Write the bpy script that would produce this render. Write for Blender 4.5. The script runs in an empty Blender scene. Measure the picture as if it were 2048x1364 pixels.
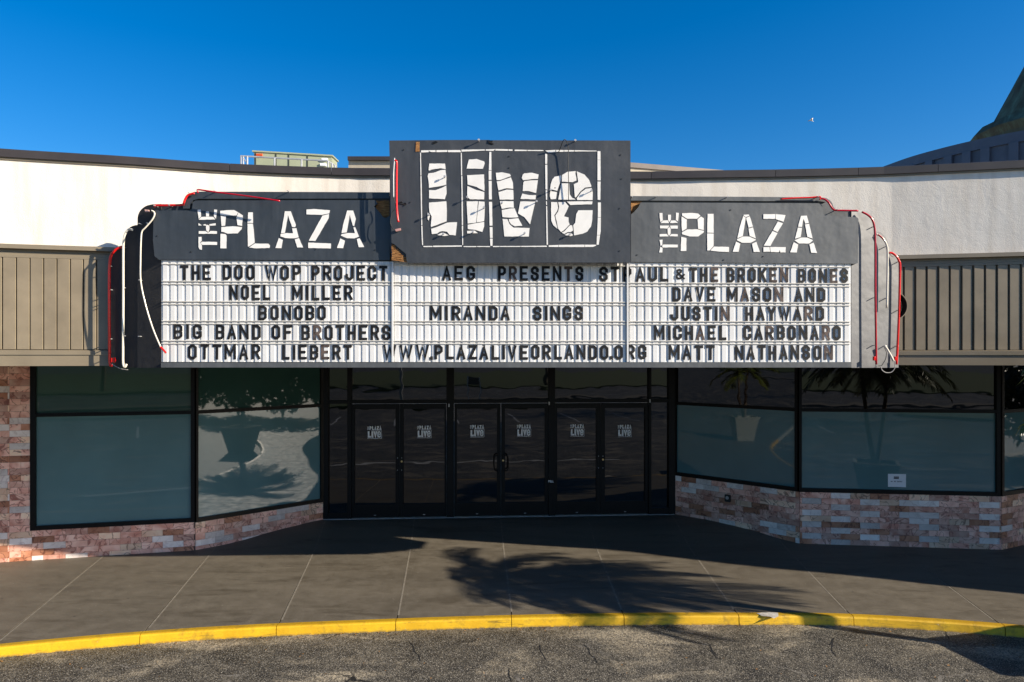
import bpy, bmesh, math, random
from mathutils import Vector, Matrix
from mathutils.geometry import tessellate_polygon
R = math.radians
random.seed(7)
scene = bpy.context.scene
COL = scene.collection

# ---------------------------------------------------------------- camera, sky, sun, exposure
F, CX, HY, HC = 1400.0, 1024.0, 712.0, 3.12      # focal (px), centre x, horizon y, eye height
cam_d = bpy.data.cameras.new("camera"); cam = bpy.data.objects.new("camera", cam_d); COL.objects.link(cam)
cam.location = (0, 0, HC); cam.rotation_euler = (R(90), 0, 0)
cam_d.sensor_width = 36.0; cam_d.lens = 36.0 * F / 2048.0
cam_d.shift_y = (HY - 682.0) / 2048.0
cam_d.clip_start = 0.1; cam_d.clip_end = 3000
scene.camera = cam

SUNV = Vector((-2.12, 0.85, -1.0))                # travel direction of the light
world = bpy.data.worlds.new("World"); scene.world = world; world.use_nodes = True
wn = world.node_tree.nodes; wl = world.node_tree.links
bgn = wn.get("Background") or wn.new("ShaderNodeBackground")
sky = wn.new("ShaderNodeTexSky"); sky.sky_type = 'NISHITA'; sky.sun_disc = False
sky.sun_elevation = math.atan2(1.0, math.hypot(2.12, 0.85))
sky.sun_rotation = math.atan2(2.12, -0.85)
sky.air_density = 1.0; sky.dust_density = 0.7; sky.ozone_density = 3.0; sky.altitude = 0
hsv = wn.new("ShaderNodeHueSaturation"); hsv.inputs['Saturation'].default_value = 1.36; hsv.inputs['Value'].default_value = 1.0
tint = wn.new("ShaderNodeMix"); tint.data_type = 'RGBA'; tint.blend_type = 'MULTIPLY'; tint.inputs[0].default_value = 1.0; tint.clamp_result = False
tint.inputs[7].default_value = (1.0, 1.06, 1.2, 1)
wl.new(sky.outputs[0], tint.inputs[6]); wl.new(tint.outputs[2], hsv.inputs['Color']); wl.new(hsv.outputs[0], bgn.inputs[0]); bgn.inputs[1].default_value = 0.075
sun_d = bpy.data.lights.new("sun", 'SUN'); sun_d.energy = 5.0; sun_d.angle = R(0.5); sun_d.color = (1.0, 0.90, 0.75)
sun = bpy.data.objects.new("sun", sun_d); COL.objects.link(sun)
sun.rotation_euler = SUNV.to_track_quat('-Z', 'Y').to_euler(); sun.location = (30, -12, 20)
scene.view_settings.view_transform = 'Standard'; scene.view_settings.look = 'None'
scene.view_settings.gamma = 1.0; scene.view_settings.use_curve_mapping = False
scene.view_settings.exposure = 0.85

# ---------------------------------------------------------------- helpers: materials
def new_mat(name):
    m = bpy.data.materials.new(name); m.use_nodes = True
    nt = m.node_tree; b = nt.nodes.get("Principled BSDF")
    return m, nt, b
def N(nt, t, **kw):
    n = nt.nodes.new(t)
    for k, v in kw.items():
        if k in n.inputs: n.inputs[k].default_value = v
        else: setattr(n, k, v)
    return n
def coords(nt, scale=(1, 1, 1), rnd=False):
    g = N(nt, "ShaderNodeNewGeometry"); out = g.outputs['Position']
    if rnd:
        oi = N(nt, "ShaderNodeObjectInfo")
        mu = N(nt, "ShaderNodeVectorMath", operation='MULTIPLY_ADD')
        cb = N(nt, "ShaderNodeCombineXYZ")
        nt.links.new(oi.outputs['Random'], cb.inputs[0]); nt.links.new(oi.outputs['Random'], cb.inputs[1])
        mu.inputs[1].default_value = (37, 61, 11)
        nt.links.new(cb.outputs[0], mu.inputs[0]); nt.links.new(out, mu.inputs[2]); out = mu.outputs[0]
    mp = N(nt, "ShaderNodeMapping"); mp.inputs['Scale'].default_value = scale
    nt.links.new(out, mp.inputs[0]); return mp.outputs[0]
def noise(nt, vec, scale, detail=4, rough=0.55, dist=0.0):
    n = N(nt, "ShaderNodeTexNoise"); n.inputs['Scale'].default_value = scale; n.inputs['Detail'].default_value = detail
    n.inputs['Roughness'].default_value = rough; n.inputs['Distortion'].default_value = dist
    nt.links.new(vec, n.inputs['Vector']); return n.outputs['Fac']
def ramp(nt, fac, stops):
    r = N(nt, "ShaderNodeValToRGB"); e = r.color_ramp.elements
    while len(e) < len(stops): e.new(0.5)
    for i, (p, c) in enumerate(stops):
        e[i].position = p; e[i].color = (c[0], c[1], c[2], 1) if isinstance(c, tuple) else (c, c, c, 1)
    nt.links.new(fac, r.inputs[0]); return r.outputs[0]
def mix(nt, fac, a, b, mode='MIX'):
    m = N(nt, "ShaderNodeMix"); m.data_type = 'RGBA'; m.blend_type = mode; m.clamp_factor = True
    for s, v in ((m.inputs[0], fac), (m.inputs[6], a), (m.inputs[7], b)):
        if hasattr(v, 'links') or isinstance(v, bpy.types.NodeSocket): nt.links.new(v, s)
        elif isinstance(v, tuple): s.default_value = (v[0], v[1], v[2], 1)
        else: s.default_value = v
    return m.outputs[2]
def bump(nt, b, h, strength, dist=0.01):
    bn = N(nt, "ShaderNodeBump"); bn.inputs['Strength'].default_value = strength; bn.inputs['Distance'].default_value = dist
    nt.links.new(h, bn.inputs['Height']); nt.links.new(bn.outputs[0], b.inputs['Normal'])
def simple(name, col, rough=0.5, metal=0.0, var=0.12, scale=6.0, spec=0.5, bmp=0.0, bscale=60):
    m, nt, b = new_mat(name)
    v = coords(nt)
    f = noise(nt, v, scale, 5)
    c0 = tuple(x * (1 - var) for x in col); c1 = tuple(min(1, x * (1 + var)) for x in col)
    nt.links.new(ramp(nt, f, [(0.3, c0), (0.7, c1)]), b.inputs['Base Color'])
    b.inputs['Roughness'].default_value = rough; b.inputs['Metallic'].default_value = metal
    b.inputs['Specular IOR Level'].default_value = spec
    if bmp: bump(nt, b, noise(nt, v, bscale, 4), bmp, 0.004)
    return m

def mat_painted_sign(name, col, streak=0.25, rough=0.42):
    m, nt, b = new_mat(name)
    v = coords(nt); vs = coords(nt, (9, 9, 0.7))
    f1 = noise(nt, v, 1.7, 6, 0.6); f2 = noise(nt, vs, 1.6, 5, 0.6); f3 = noise(nt, v, 45, 3)
    lo = tuple(x * (1 - streak) for x in col); hi = tuple(x * (1 + streak) for x in col)
    c = mix(nt, 0.5, ramp(nt, f1, [(0.3, lo), (0.72, hi)]), ramp(nt, f2, [(0.3, hi), (0.7, lo)]))
    c = mix(nt, ramp(nt, f3, [(0.72, 0.0), (0.78, 0.6)]), c, tuple(x * 0.4 for x in col))
    nt.links.new(c, b.inputs['Base Color'])
    nt.links.new(ramp(nt, f1, [(0.2, rough - 0.08), (0.8, rough + 0.15)]), b.inputs['Roughness'])
    bump(nt, b, noise(nt, v, 2.6, 3, 0.5), 0.35, 0.05)
    return m
def mat_stucco():
    m, nt, b = new_mat("white_stucco")
    v = coords(nt); vs = coords(nt, (5, 5, 0.5))
    f = noise(nt, v, 0.9, 5, 0.6); s = noise(nt, vs, 1.5, 5)
    c = mix(nt, 0.5, ramp(nt, f, [(0.3, (0.70, 0.63, 0.535)), (0.7, (0.775, 0.715, 0.625))]), ramp(nt, s, [(0.3, (0.60, 0.525, 0.43)), (0.56, (0.785, 0.725, 0.635))]))
    nt.links.new(c, b.inputs['Base Color']); b.inputs['Roughness'].default_value = 0.85
    h = mix(nt, 0.35, noise(nt, v, 4.5, 6, 0.6, 0.4), noise(nt, v, 90, 3))
    bump(nt, b, h, 0.30, 0.03)
    return m
def mat_concrete():
    m, nt, b = new_mat("brushed_concrete")
    v = coords(nt); vs = coords(nt, (0.5, 2.2, 1))
    f = noise(nt, vs, 0.9, 6, 0.62, 0.5); g = noise(nt, v, 5, 6, 0.7); sp = noise(nt, v, 55, 4, 0.7); bl = noise(nt, v, 2.1, 3, 0.5)
    c = mix(nt, 0.55, ramp(nt, f, [(0.3, (0.085, 0.067, 0.043)), (0.70, (0.185, 0.154, 0.110))]), ramp(nt, g, [(0.3, (0.085, 0.073, 0.054)), (0.7, (0.155, 0.135, 0.104))]))
    c = mix(nt, ramp(nt, sp, [(0.36, 0.6), (0.46, 0.0)]), c, (0.07, 0.06, 0.05))
    c = mix(nt, ramp(nt, sp, [(0.68, 0.0), (0.76, 0.5)]), c, (0.34, 0.31, 0.27))
    c = mix(nt, ramp(nt, bl, [(0.66, 0.0), (0.72, 0.35)]), c, (0.075, 0.06, 0.045))
    vs2 = N(nt, "ShaderNodeTexVoronoi"); vs2.inputs['Scale'].default_value = 3.2; nt.links.new(v, vs2.inputs['Vector'])
    spot = mix(nt, 1.0, ramp(nt, vs2.outputs['Distance'], [(0.035, 1.0), (0.06, 0.0)]), ramp(nt, noise(nt, v, 2.6, 2), [(0.48, 0.0), (0.52, 0.8)]), 'MULTIPLY')
    c = mix(nt, spot, c, (0.035, 0.03, 0.026))
    vs3 = N(nt, "ShaderNodeTexVoronoi"); vs3.inputs['Scale'].default_value = 9.0; nt.links.new(v, vs3.inputs['Vector'])
    spot = mix(nt, 1.0, ramp(nt, vs3.outputs['Distance'], [(0.04, 1.0), (0.07, 0.0)]), ramp(nt, noise(nt, v, 1.7, 2), [(0.5, 0.0), (0.54, 0.7)]), 'MULTIPLY')
    c = mix(nt, spot, c, (0.36, 0.33, 0.28))
    st = noise(nt, coords(nt, (0.35, 1.6, 1)), 1.6, 6, 0.7, 1.4)
    c = mix(nt, ramp(nt, st, [(0.54, 0.0), (0.66, 0.55)]), c, (0.055, 0.042, 0.026))
    nt.links.new(c, b.inputs['Base Color'])
    nt.links.new(ramp(nt, g, [(0.3, 0.52), (0.7, 0.72)]), b.inputs['Roughness']); b.inputs['Specular IOR Level'].default_value = 0.55
    bump(nt, b, mix(nt, 0.5, sp, g), 0.25, 0.006)
    return m
def mat_asphalt():
    m, nt, b = new_mat("worn_asphalt")
    v = coords(nt)
    big = noise(nt, coords(nt, (0.8, 1.6, 1)), 0.9, 5, 0.6, 0.6); med = noise(nt, v, 3.2, 6, 0.7, 0.3); fine = noise(nt, v, 75, 3, 0.7); fine2 = noise(nt, v, 28, 4, 0.75)
    vo = N(nt, "ShaderNodeTexVoronoi"); vo.inputs['Scale'].default_value = 68; nt.links.new(v, vo.inputs['Vector'])
    base = ramp(nt, big, [(0.42, (0.014, 0.013, 0.012)), (0.52, (0.034, 0.031, 0.027)), (0.62, (0.27, 0.228, 0.165))])
    base = mix(nt, 0.32, base, ramp(nt, med, [(0.36, (0.018, 0.017, 0.016)), (0.62, (0.22, 0.195, 0.152))]))
    ag = ramp(nt, vo.outputs['Color'], [(0.1, (0.3, 0.3, 0.3)), (0.5, (0.95, 0.94, 0.92)), (0.9, (2.0, 1.95, 1.8))])
    c = mix(nt, 1.0, base, ag, 'MULTIPLY')
    c = mix(nt, ramp(nt, fine, [(0.56, 0.0), (0.63, 0.95)]), c, (0.42, 0.38, 0.31))
    c = mix(nt, ramp(nt, fine2, [(0.34, 0.75), (0.42, 0.0)]), c, (0.02, 0.02, 0.02))
    # cracks: thin distorted cell edges
    nv = N(nt, "ShaderNodeTexNoise"); nv.inputs['Scale'].default_value = 4.5; nv.inputs['Detail'].default_value = 5; nt.links.new(v, nv.inputs['Vector'])
    ad = N(nt, "ShaderNodeVectorMath", operation='MULTIPLY_ADD'); ad.inputs[1].default_value = (0.35, 0.35, 0)
    nt.links.new(nv.outputs['Color'], ad.inputs[0]); nt.links.new(v, ad.inputs[2])
    ve = N(nt, "ShaderNodeTexVoronoi"); ve.feature = 'DISTANCE_TO_EDGE'; ve.inputs['Scale'].default_value = 0.8; nt.links.new(ad.outputs[0], ve.inputs['Vector'])
    mask = ramp(nt, noise(nt, v, 1.1, 3), [(0.5, 0.0), (0.6, 1.0)])
    crk = ramp(nt, ve.outputs['Distance'], [(0.006, 1.0), (0.012, 0.0)])
    cm = mix(nt, 1.0, crk, mask, 'MULTIPLY')
    c = mix(nt, cm, c, mix(nt, ramp(nt, big, [(0.45, 0.0), (0.55, 1.0)]), (0.22, 0.2, 0.17), (0.012, 0.012, 0.012)))
    nt.links.new(c, b.inputs['Base Color'])
    b.inputs['Roughness'].default_value = 0.62; b.inputs['Specular IOR Level'].default_value = 0.5
    bump(nt, b, mix(nt, 0.5, vo.outputs['Distance'], fine2), 0.6, 0.010)
    return m
def mat_marble(name, lo, hi, vein, veinamt=0.8):
    m, nt, b = new_mat(name)
    v = coords(nt, (1, 1, 1), True)
    f = noise(nt, v, 4.5, 3, 0.5, 1.0)
    c = ramp(nt, f, [(0.32, lo), (0.68, hi)])
    w = noise(nt, v, 3.6, 2, 0.5, 1.6)
    vv = ramp(nt, w, [(0.47, 0.0), (0.497, veinamt), (0.503, veinamt), (0.53, 0.0)])
    c = mix(nt, vv, c, vein)
    oi = N(nt, "ShaderNodeObjectInfo")
    hs = N(nt, "ShaderNodeHueSaturation"); nt.links.new(c, hs.inputs['Color'])
    mr = N(nt, "ShaderNodeMapRange"); mr.inputs['To Min'].default_value = 0.72; mr.inputs['To Max'].default_value = 1.22
    nt.links.new(oi.outputs['Random'], mr.inputs['Value']); nt.links.new(mr.outputs[0], hs.inputs['Value'])
    nt.links.new(hs.outputs[0], b.inputs['Base Color'])
    b.inputs['Roughness'].default_value = 0.42
    return m
def mat_kerb():
    m, nt, b = new_mat("yellow_kerb_paint")
    v = coords(nt)
    f = noise(nt, v, 3, 5); ch = noise(nt, v, 16, 5, 0.7); d = noise(nt, v, 6, 6, 0.7)
    c = ramp(nt, f, [(0.3, (0.60, 0.335, 0.008)), (0.7, (0.74, 0.45, 0.012))])
    c = mix(nt, ramp(nt, d, [(0.52, 0.0), (0.72, 0.75)]), c, (0.20, 0.12, 0.02))
    sc_ = noise(nt, coords(nt, (1.2, 1, 14)), 2.2, 5, 0.7, 0.6)
    c = mix(nt, ramp(nt, sc_, [(0.60, 0.0), (0.66, 0.55)]), c, (0.10, 0.07, 0.02))
    sx = N(nt, "ShaderNodeSeparateXYZ"); nt.links.new(v, sx.inputs[0]); up_ = ramp(nt, sx.outputs[2], [(0.0, 0.0), (0.0, 0.0)])
    mr_ = N(nt, "ShaderNodeMapRange"); mr_.inputs['From Min'].default_value = -0.085; mr_.inputs['From Max'].default_value = -0.112; nt.links.new(sx.outputs[2], mr_.inputs['Value'])
    c = mix(nt, mix(nt, 1.0, mr_.outputs[0], ramp(nt, ch, [(0.35, 0.0), (0.55, 0.9)]), 'MULTIPLY'), c, (0.11, 0.085, 0.05))
    c = mix(nt, ramp(nt, ch, [(0.70, 0.0), (0.725, 1.0)]), c, (0.5, 0.47, 0.42))
    mt_ = N(nt, "ShaderNodeMapRange"); mt_.inputs['From Min'].default_value = -0.012; mt_.inputs['From Max'].default_value = -0.002; mt_.inputs['To Max'].default_value = 0.42; nt.links.new(sx.outputs[2], mt_.inputs['Value'])
    c = mix(nt, mt_.outputs[0], c, (0.21, 0.12, 0.012))  # darker top: foot wear, with the top's duller light put into the colour
    nt.links.new(c, b.inputs['Base Color']); b.inputs['Roughness'].default_value = 0.5
    bump(nt, b, ch, 0.4, 0.01)
    return m
def mat_film_glass(name, col, rough=0.02):
    m, nt, b = new_mat(name)
    v = coords(nt)
    f = noise(nt, v, 1.2, 3)
    nt.links.new(ramp(nt, f, [(0.3, tuple(x * 0.9 for x in col)), (0.7, tuple(x * 1.08 for x in col))]), b.inputs['Base Color'])
    b.inputs['Roughness'].default_value = rough; b.inputs['IOR'].default_value = 1.5
    b.inputs['Specular IOR Level'].default_value = 0.5
    bump(nt, b, noise(nt, v, 0.9, 1), 0.035, 0.05)
    return m
def mat_dark_glass():
    m, nt, b = new_mat("dark_tinted_glass")
    v = coords(nt, (1, 1, 1.8))
    b.inputs['Base Color'].default_value = (0.004, 0.0042, 0.0045, 1)
    b.inputs['Roughness'].default_value = 0.015; b.inputs['IOR'].default_value = 1.62
    bump(nt, b, noise(nt, v, 1.3, 2, 0.5, 0.3), 0.022, 0.06)
    return m
def mat_letter(name, c0, c1, lo=0.45, hi=0.6):
    m, nt, b = new_mat(name)
    v = coords(nt); f = noise(nt, v, 9, 4)
    nt.links.new(ramp(nt, f, [(lo, c0), (hi, c1)]), b.inputs['Base Color']); b.inputs['Roughness'].default_value = 0.6; b.inputs['Specular IOR Level'].default_value = 0.25
    return m
def mat_wood_rot():
    m, nt, b = new_mat("rotten_plywood")
    v = coords(nt, (3, 3, 26)); f = noise(nt, v, 3, 5, 0.7, 0.6)
    nt.links.new(ramp(nt, f, [(0.3, (0.05, 0.018, 0.006)), (0.5, (0.32, 0.14, 0.04)), (0.7, (0.55, 0.3, 0.11))]), b.inputs['Base Color'])
    b.inputs['Roughness'].default_value = 0.9; bump(nt, b, f, 1.0, 0.02)
    return m
def mat_leaf(name, a, c, trans=0.0):
    m, nt, b = new_mat(name)
    v = coords(nt); f = noise(nt, v, 5, 3)
    nt.links.new(ramp(nt, f, [(0.3, a), (0.7, c)]), b.inputs['Base Color']); b.inputs['Roughness'].default_value = 0.45
    return m
def mat_grass():
    m, nt, b = new_mat("lawn_grass")
    v = coords(nt); f = noise(nt, v, 1.3, 6, 0.7); g = noise(nt, v, 30, 3)
    nt.links.new(mix(nt, 0.5, ramp(nt, f, [(0.3, (0.05, 0.075, 0.018)), (0.7, (0.13, 0.15, 0.04))]), ramp(nt, g, [(0.3, (0.03, 0.05, 0.01)), (0.7, (0.14, 0.16, 0.05))])), b.inputs['Base Color'])
    b.inputs['Roughness'].default_value = 0.9
    return m
def mat_copper():
    m, nt, b = new_mat("weathered_copper")
    v = coords(nt, (1, 1, 0.4)); f = noise(nt, v, 1.8, 6, 0.7, 0.5)
    nt.links.new(ramp(nt, f, [(0.32, (0.06, 0.046, 0.032)), (0.5, (0.10, 0.10, 0.065)), (0.66, (0.14, 0.20, 0.13))]), b.inputs['Base Color'])
    b.inputs['Roughness'].default_value = 0.9; b.inputs['Specular IOR Level'].default_value = 0.15
    return m

M = dict(
    sign_left=mat_painted_sign("grey_sign_paint_blue", (0.038, 0.044, 0.051), 0.34, 0.36),
    sign_box=mat_painted_sign("grey_sign_paint_mid", (0.044, 0.048, 0.054), 0.25, 0.45),
    sign_right=mat_painted_sign("grey_sign_paint_faded", (0.082, 0.088, 0.093), 0.24, 0.5),
    cap_left=mat_painted_sign("dark_cap_paint", (0.030, 0.028, 0.027), 0.18, 0.8),  # same cap paint, the left end's shade put into the colour
    cap_right=mat_painted_sign("pale_cap_paint", (0.115, 0.115, 0.118), 0.12, 0.5),  # same cap paint, the right end's sunlight put into the colour
    wood=mat_wood_rot(),
    vinyl=simple("white_vinyl", (0.80, 0.775, 0.73), 0.5, var=0.06, scale=8),
    panel=None,
    black=mat_letter("black_letter_plastic", (0.008, 0.008, 0.009), (0.02, 0.019, 0.018)),
    faded=mat_letter("faded_letter_plastic", (0.018, 0.014, 0.012), (0.12, 0.088, 0.075), 0.38, 0.62),
    stucco=mat_stucco(),
    coping=simple("dark_bronze_metal", (0.040, 0.033, 0.031), 0.45, 0.0, 0.18, 3),
    taupe=simple("taupe_painted_metal", (0.21, 0.172, 0.118), 0.45, 0.0, 0.1, 2.2),
    taupe2=simple("taupe_slat_paint", (0.222, 0.180, 0.122), 0.42, 0.0, 0.16, 3.0),
    frame=simple("black_bronze_frame", (0.0045, 0.0038, 0.0035), 0.45, 0.0, 0.2, 4, spec=0.2),
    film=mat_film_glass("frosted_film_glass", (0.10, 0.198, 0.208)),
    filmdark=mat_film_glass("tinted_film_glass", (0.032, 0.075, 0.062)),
    glass=mat_dark_glass(),
    concrete=mat_concrete(), asphalt=mat_asphalt(), kerb=mat_kerb(),
    joint=simple("pale_joint_filler", (0.19, 0.165, 0.128), 0.9, var=0.25, scale=12),
    pink=mat_marble("pink_marble", (0.60, 0.25, 0.175), (0.90, 0.57, 0.44), (0.26, 0.07, 0.05)),
    brown=mat_marble("red_brown_marble", (0.36, 0.13, 0.065), (0.56, 0.26, 0.155), (0.10, 0.03, 0.02)),
    white=mat_marble("white_marble", (0.72, 0.60, 0.53), (0.88, 0.77, 0.70), (0.45, 0.30, 0.27), 0.4),
    buff=mat_marble("buff_marble", (0.78, 0.45, 0.29), (0.93, 0.68, 0.49), (0.2, 0.09, 0.06)),
    grout=simple("grout", (0.13, 0.08, 0.065), 0.9),
    red=simple("red_neon_tube", (0.72, 0.012, 0.010), 0.18, var=0.1),
    darkred=simple("crimson_neon_tube", (0.42, 0.006, 0.018), 0.2, var=0.1),
    tubewhite=simple("unlit_white_tube", (0.72, 0.66, 0.54), 0.15, var=0.08),
    cable=simple("black_cable", (0.012, 0.012, 0.012), 0.5),
    cablegrey=simple("grey_cable", (0.35, 0.33, 0.31), 0.5),
    brass=simple("brass_lock", (0.55, 0.42, 0.2), 0.3, 0.8),
    steel=simple("galvanised_steel", (0.42, 0.42, 0.42), 0.45, 0.3),
    unit=simple("sage_metal_casing", (0.27, 0.29, 0.19), 0.5, var=0.06),
    unitdark=simple("casing_seam", (0.05, 0.055, 0.04), 0.6),
    orange=simple("orange_plate", (0.7, 0.1, 0.02), 0.5),
    decal=simple("white_decal", (0.90, 0.90, 0.90), 0.6, var=0.03),
    paper=simple("white_paper", (0.80, 0.80, 0.82), 0.8, var=0.02),
    ink=simple("black_ink", (0.02, 0.02, 0.025), 0.7),
    beige=simple("beige_render", (0.42, 0.36, 0.27), 0.85, var=0.08),
    bluegrey=simple("slate_sheet_metal", (0.065, 0.075, 0.10), 0.5, 0.0, 0.1),
    copper=mat_copper(),
    pot=simple("cast_stone_planter", (0.30, 0.29, 0.25), 0.8, bmp=0.3),
    soil=simple("soil", (0.03, 0.02, 0.012), 0.95),
    frond=mat_leaf("palm_frond_green", (0.045, 0.075, 0.012), (0.16, 0.18, 0.03)),
    leaf=mat_leaf("dark_tree_leaf", (0.02, 0.04, 0.01), (0.07, 0.10, 0.025)),
    bark=simple("grey_bark", (0.16, 0.12, 0.085), 0.9, bmp=0.6),
    grass=mat_grass(), whiteline=simple("white_road_paint", (0.55, 0.54, 0.52), 0.7, var=0.2),
    bird=simple("white_feathers", (0.8, 0.78, 0.74), 0.7),
    carpaint=simple("silver_car_paint", (0.5, 0.5, 0.5), 0.25, 0.3), rubber=simple("tyre_rubber", (0.02, 0.02, 0.02), 0.8),
    soffit=simple("soffit_paint", (0.12, 0.105, 0.085), 0.8),
)
def mat_panel():
    m, nt, b = new_mat("milky_letter_panel")
    v = coords(nt); f = noise(nt, v, 2.0, 4); d = noise(nt, v, 14, 5, 0.7)
    c = ramp(nt, f, [(0.3, (0.63, 0.62, 0.60)), (0.7, (0.72, 0.71, 0.69))])
    c = mix(nt, ramp(nt, d, [(0.6, 0.0), (0.8, 0.5)]), c, (0.42, 0.39, 0.34))
    nt.links.new(c, b.inputs['Base Color']); b.inputs['Roughness'].default_value = 0.3
    return m
M['panel'] = mat_panel()
M['track'] = simple("dusty_letter_track", (0.62, 0.59, 0.53), 0.5, var=0.25, scale=20)

# ---------------------------------------------------------------- helpers: objects
def link_child(o, parent):
    if parent is not None:
        o.parent = parent
        if parent.parent is None:
            o.matrix_parent_inverse = Matrix.Translation(-Vector(parent.location))
def tag(o, label=None, cat=None, group=None, kind=None):
    if label: o['label'] = label
    if cat: o['category'] = cat
    if group: o['group'] = group
    if kind: o['kind'] = kind
    return o
def thing(name, label, cat, loc=(0, 0, 0), group=None):
    o = bpy.data.objects.new(name, None); o.empty_display_size = 0.3; COL.objects.link(o); o.location = loc
    return tag(o, label, cat, group)
def obj(name, bm, mats, parent=None, smooth=False):
    me = bpy.data.meshes.new(name)
    bmesh.ops.recalc_face_normals(bm, faces=bm.faces)
    bm.to_mesh(me); bm.free()
    for m in (mats if isinstance(mats, (list, tuple)) else [mats]): me.materials.append(m)
    if smooth:
        for p in me.polygons: p.use_smooth = True
    o = bpy.data.objects.new(name, me); COL.objects.link(o); link_child(o, parent); return o
def box(bm, x0, x1, y0, y1, z0, z1, mi=0):
    vs = [bm.verts.new(p) for p in ((x0,y0,z0),(x1,y0,z0),(x1,y1,z0),(x0,y1,z0),(x0,y0,z1),(x1,y0,z1),(x1,y1,z1),(x0,y1,z1))]
    for f in ((0,1,2,3),(4,5,6,7),(0,1,5,4),(1,2,6,5),(2,3,7,6),(3,0,4,7)):
        bm.faces.new([vs[i] for i in f]).material_index = mi
def obox(bm, A, u, n, s0, s1, d0, d1, z0, z1, mi=0):
    """box along direction u from plan point A; d measured along n"""
    def p(s, d, z): return (A[0] + u[0]*s + n[0]*d, A[1] + u[1]*s + n[1]*d, z)
    vs = [bm.verts.new(p(*q)) for q in ((s0,d0,z0),(s1,d0,z0),(s1,d1,z0),(s0,d1,z0),(s0,d0,z1),(s1,d0,z1),(s1,d1,z1),(s0,d1,z1))]
    for f in ((0,1,2,3),(4,5,6,7),(0,1,5,4),(1,2,6,5),(2,3,7,6),(3,0,4,7)):
        bm.faces.new([vs[i] for i in f]).material_index = mi
def prism(bm, front, back, mi=0):
    """front/back: lists of 3-D points of the same outline"""
    n = len(front)
    a = [bm.verts.new(p) for p in front]; b = [bm.verts.new(p) for p in back]
    tris = tessellate_polygon([[Vector((p[0], p[2], 0)) for p in front]])
    for t in tris:
        try:
            bm.faces.new([a[i] for i in t]).material_index = mi
            bm.faces.new([b[i] for i in reversed(t)]).material_index = mi
        except ValueError: pass
    for i in range(n):
        j = (i + 1) % n
        bm.faces.new((a[i], a[j], b[j], b[i])).material_index = mi
def tube(bm, pts, r, seg=8, r2=None, cap=True):
    pts = [Vector(p) for p in pts]; rings = []; up = None
    for i, p in enumerate(pts):
        d = (pts[min(i+1, len(pts)-1)] - pts[max(i-1, 0)]).normalized()
        if up is None:
            up = Vector((0, 1, 0)) if abs(d.y) < 0.8 else Vector((1, 0, 0))
        a = d.cross(up).normalized(); up = a.cross(d).normalized()
        rr = r if r2 is None else r + (r2 - r) * i / (len(pts) - 1)
        rings.append([bm.verts.new(p + (a*math.cos(2*math.pi*k/seg) + up*math.sin(2*math.pi*k/seg))*rr) for k in range(seg)])
    for q in range(len(rings) - 1):
        for k in range(seg):
            bm.faces.new((rings[q][k], rings[q][(k+1) % seg], rings[q+1][(k+1) % seg], rings[q+1][k]))
    if cap:
        bm.faces.new(rings[0]); bm.faces.new(rings[-1])
def smooth_path(pts, n=4):
    pts = [Vector(p) for p in pts]; out = []
    for i in range(len(pts) - 1):
        p0 = pts[max(i-1, 0)]; p1 = pts[i]; p2 = pts[i+1]; p3 = pts[min(i+2, len(pts)-1)]
        for k in range(n):
            t = k / n
            out.append(0.5*((2*p1) + (p2-p0)*t + (2*p0-5*p1+4*p2-p3)*t*t + (3*p1-p0-3*p2+p3)*t**3))
    out.append(pts[-1]); return out
def strokes_prism(bm, polylines, t, to3d, depth):
    """thick strokes; polylines: [(pts2d, closed)], to3d(x, y, off) -> 3-D point, off towards the viewer"""
    for si, (pts, closed) in enumerate(polylines):
        pts = [Vector(p) for p in pts]; n = len(pts); L = []; Rr = []
        if not closed:
            d0 = (pts[0]-pts[1]).normalized(); d1 = (pts[-1]-pts[-2]).normalized()
            pts[0] = pts[0] + d0*t*0.5; pts[-1] = pts[-1] + d1*t*0.5
        for i in range(n):
            if closed: a = pts[i-1]; c = pts[(i+1) % n]
            else: a = pts[i-1] if i else None; c = pts[i+1] if i < n-1 else None
            p = pts[i]
            if a is None: m = (c-p).normalized(); nn = Vector((-m.y, m.x)); k = 1
            elif c is None: m = (p-a).normalized(); nn = Vector((-m.y, m.x)); k = 1
            else:
                d0 = (p-a).normalized(); d1 = (c-p).normalized()
                n0 = Vector((-d0.y, d0.x)); n1 = Vector((-d1.y, d1.x)); nn = (n0+n1)
                if nn.length < 1e-4: nn = n0; k = 1
                else:
                    nn.normalize(); k = min(1.0/max(0.35, nn.dot(n0)), 2.2)
            L.append(p + nn*t*0.5*k); Rr.append(p - nn*t*0.5*k)
        off = depth + 0.0004*si; rng = n if closed else n-1
        fl = [bm.verts.new(to3d(q.x, q.y, off)) for q in L]; fr = [bm.verts.new(to3d(q.x, q.y, off)) for q in Rr]
        bl = [bm.verts.new(to3d(q.x, q.y, 0)) for q in L]; br = [bm.verts.new(to3d(q.x, q.y, 0)) for q in Rr]
        for i in range(rng):
            j = (i+1) % n
            bm.faces.new((fl[i], fl[j], fr[j], fr[i])); bm.faces.new((fl[i], fl[j], bl[j], bl[i])); bm.faces.new((fr[i], fr[j], br[j], br[i]))
        if not closed:
            bm.faces.new((fl[0], fr[0], br[0], bl[0])); bm.faces.new((fl[-1], fr[-1], br[-1], bl[-1]))
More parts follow.
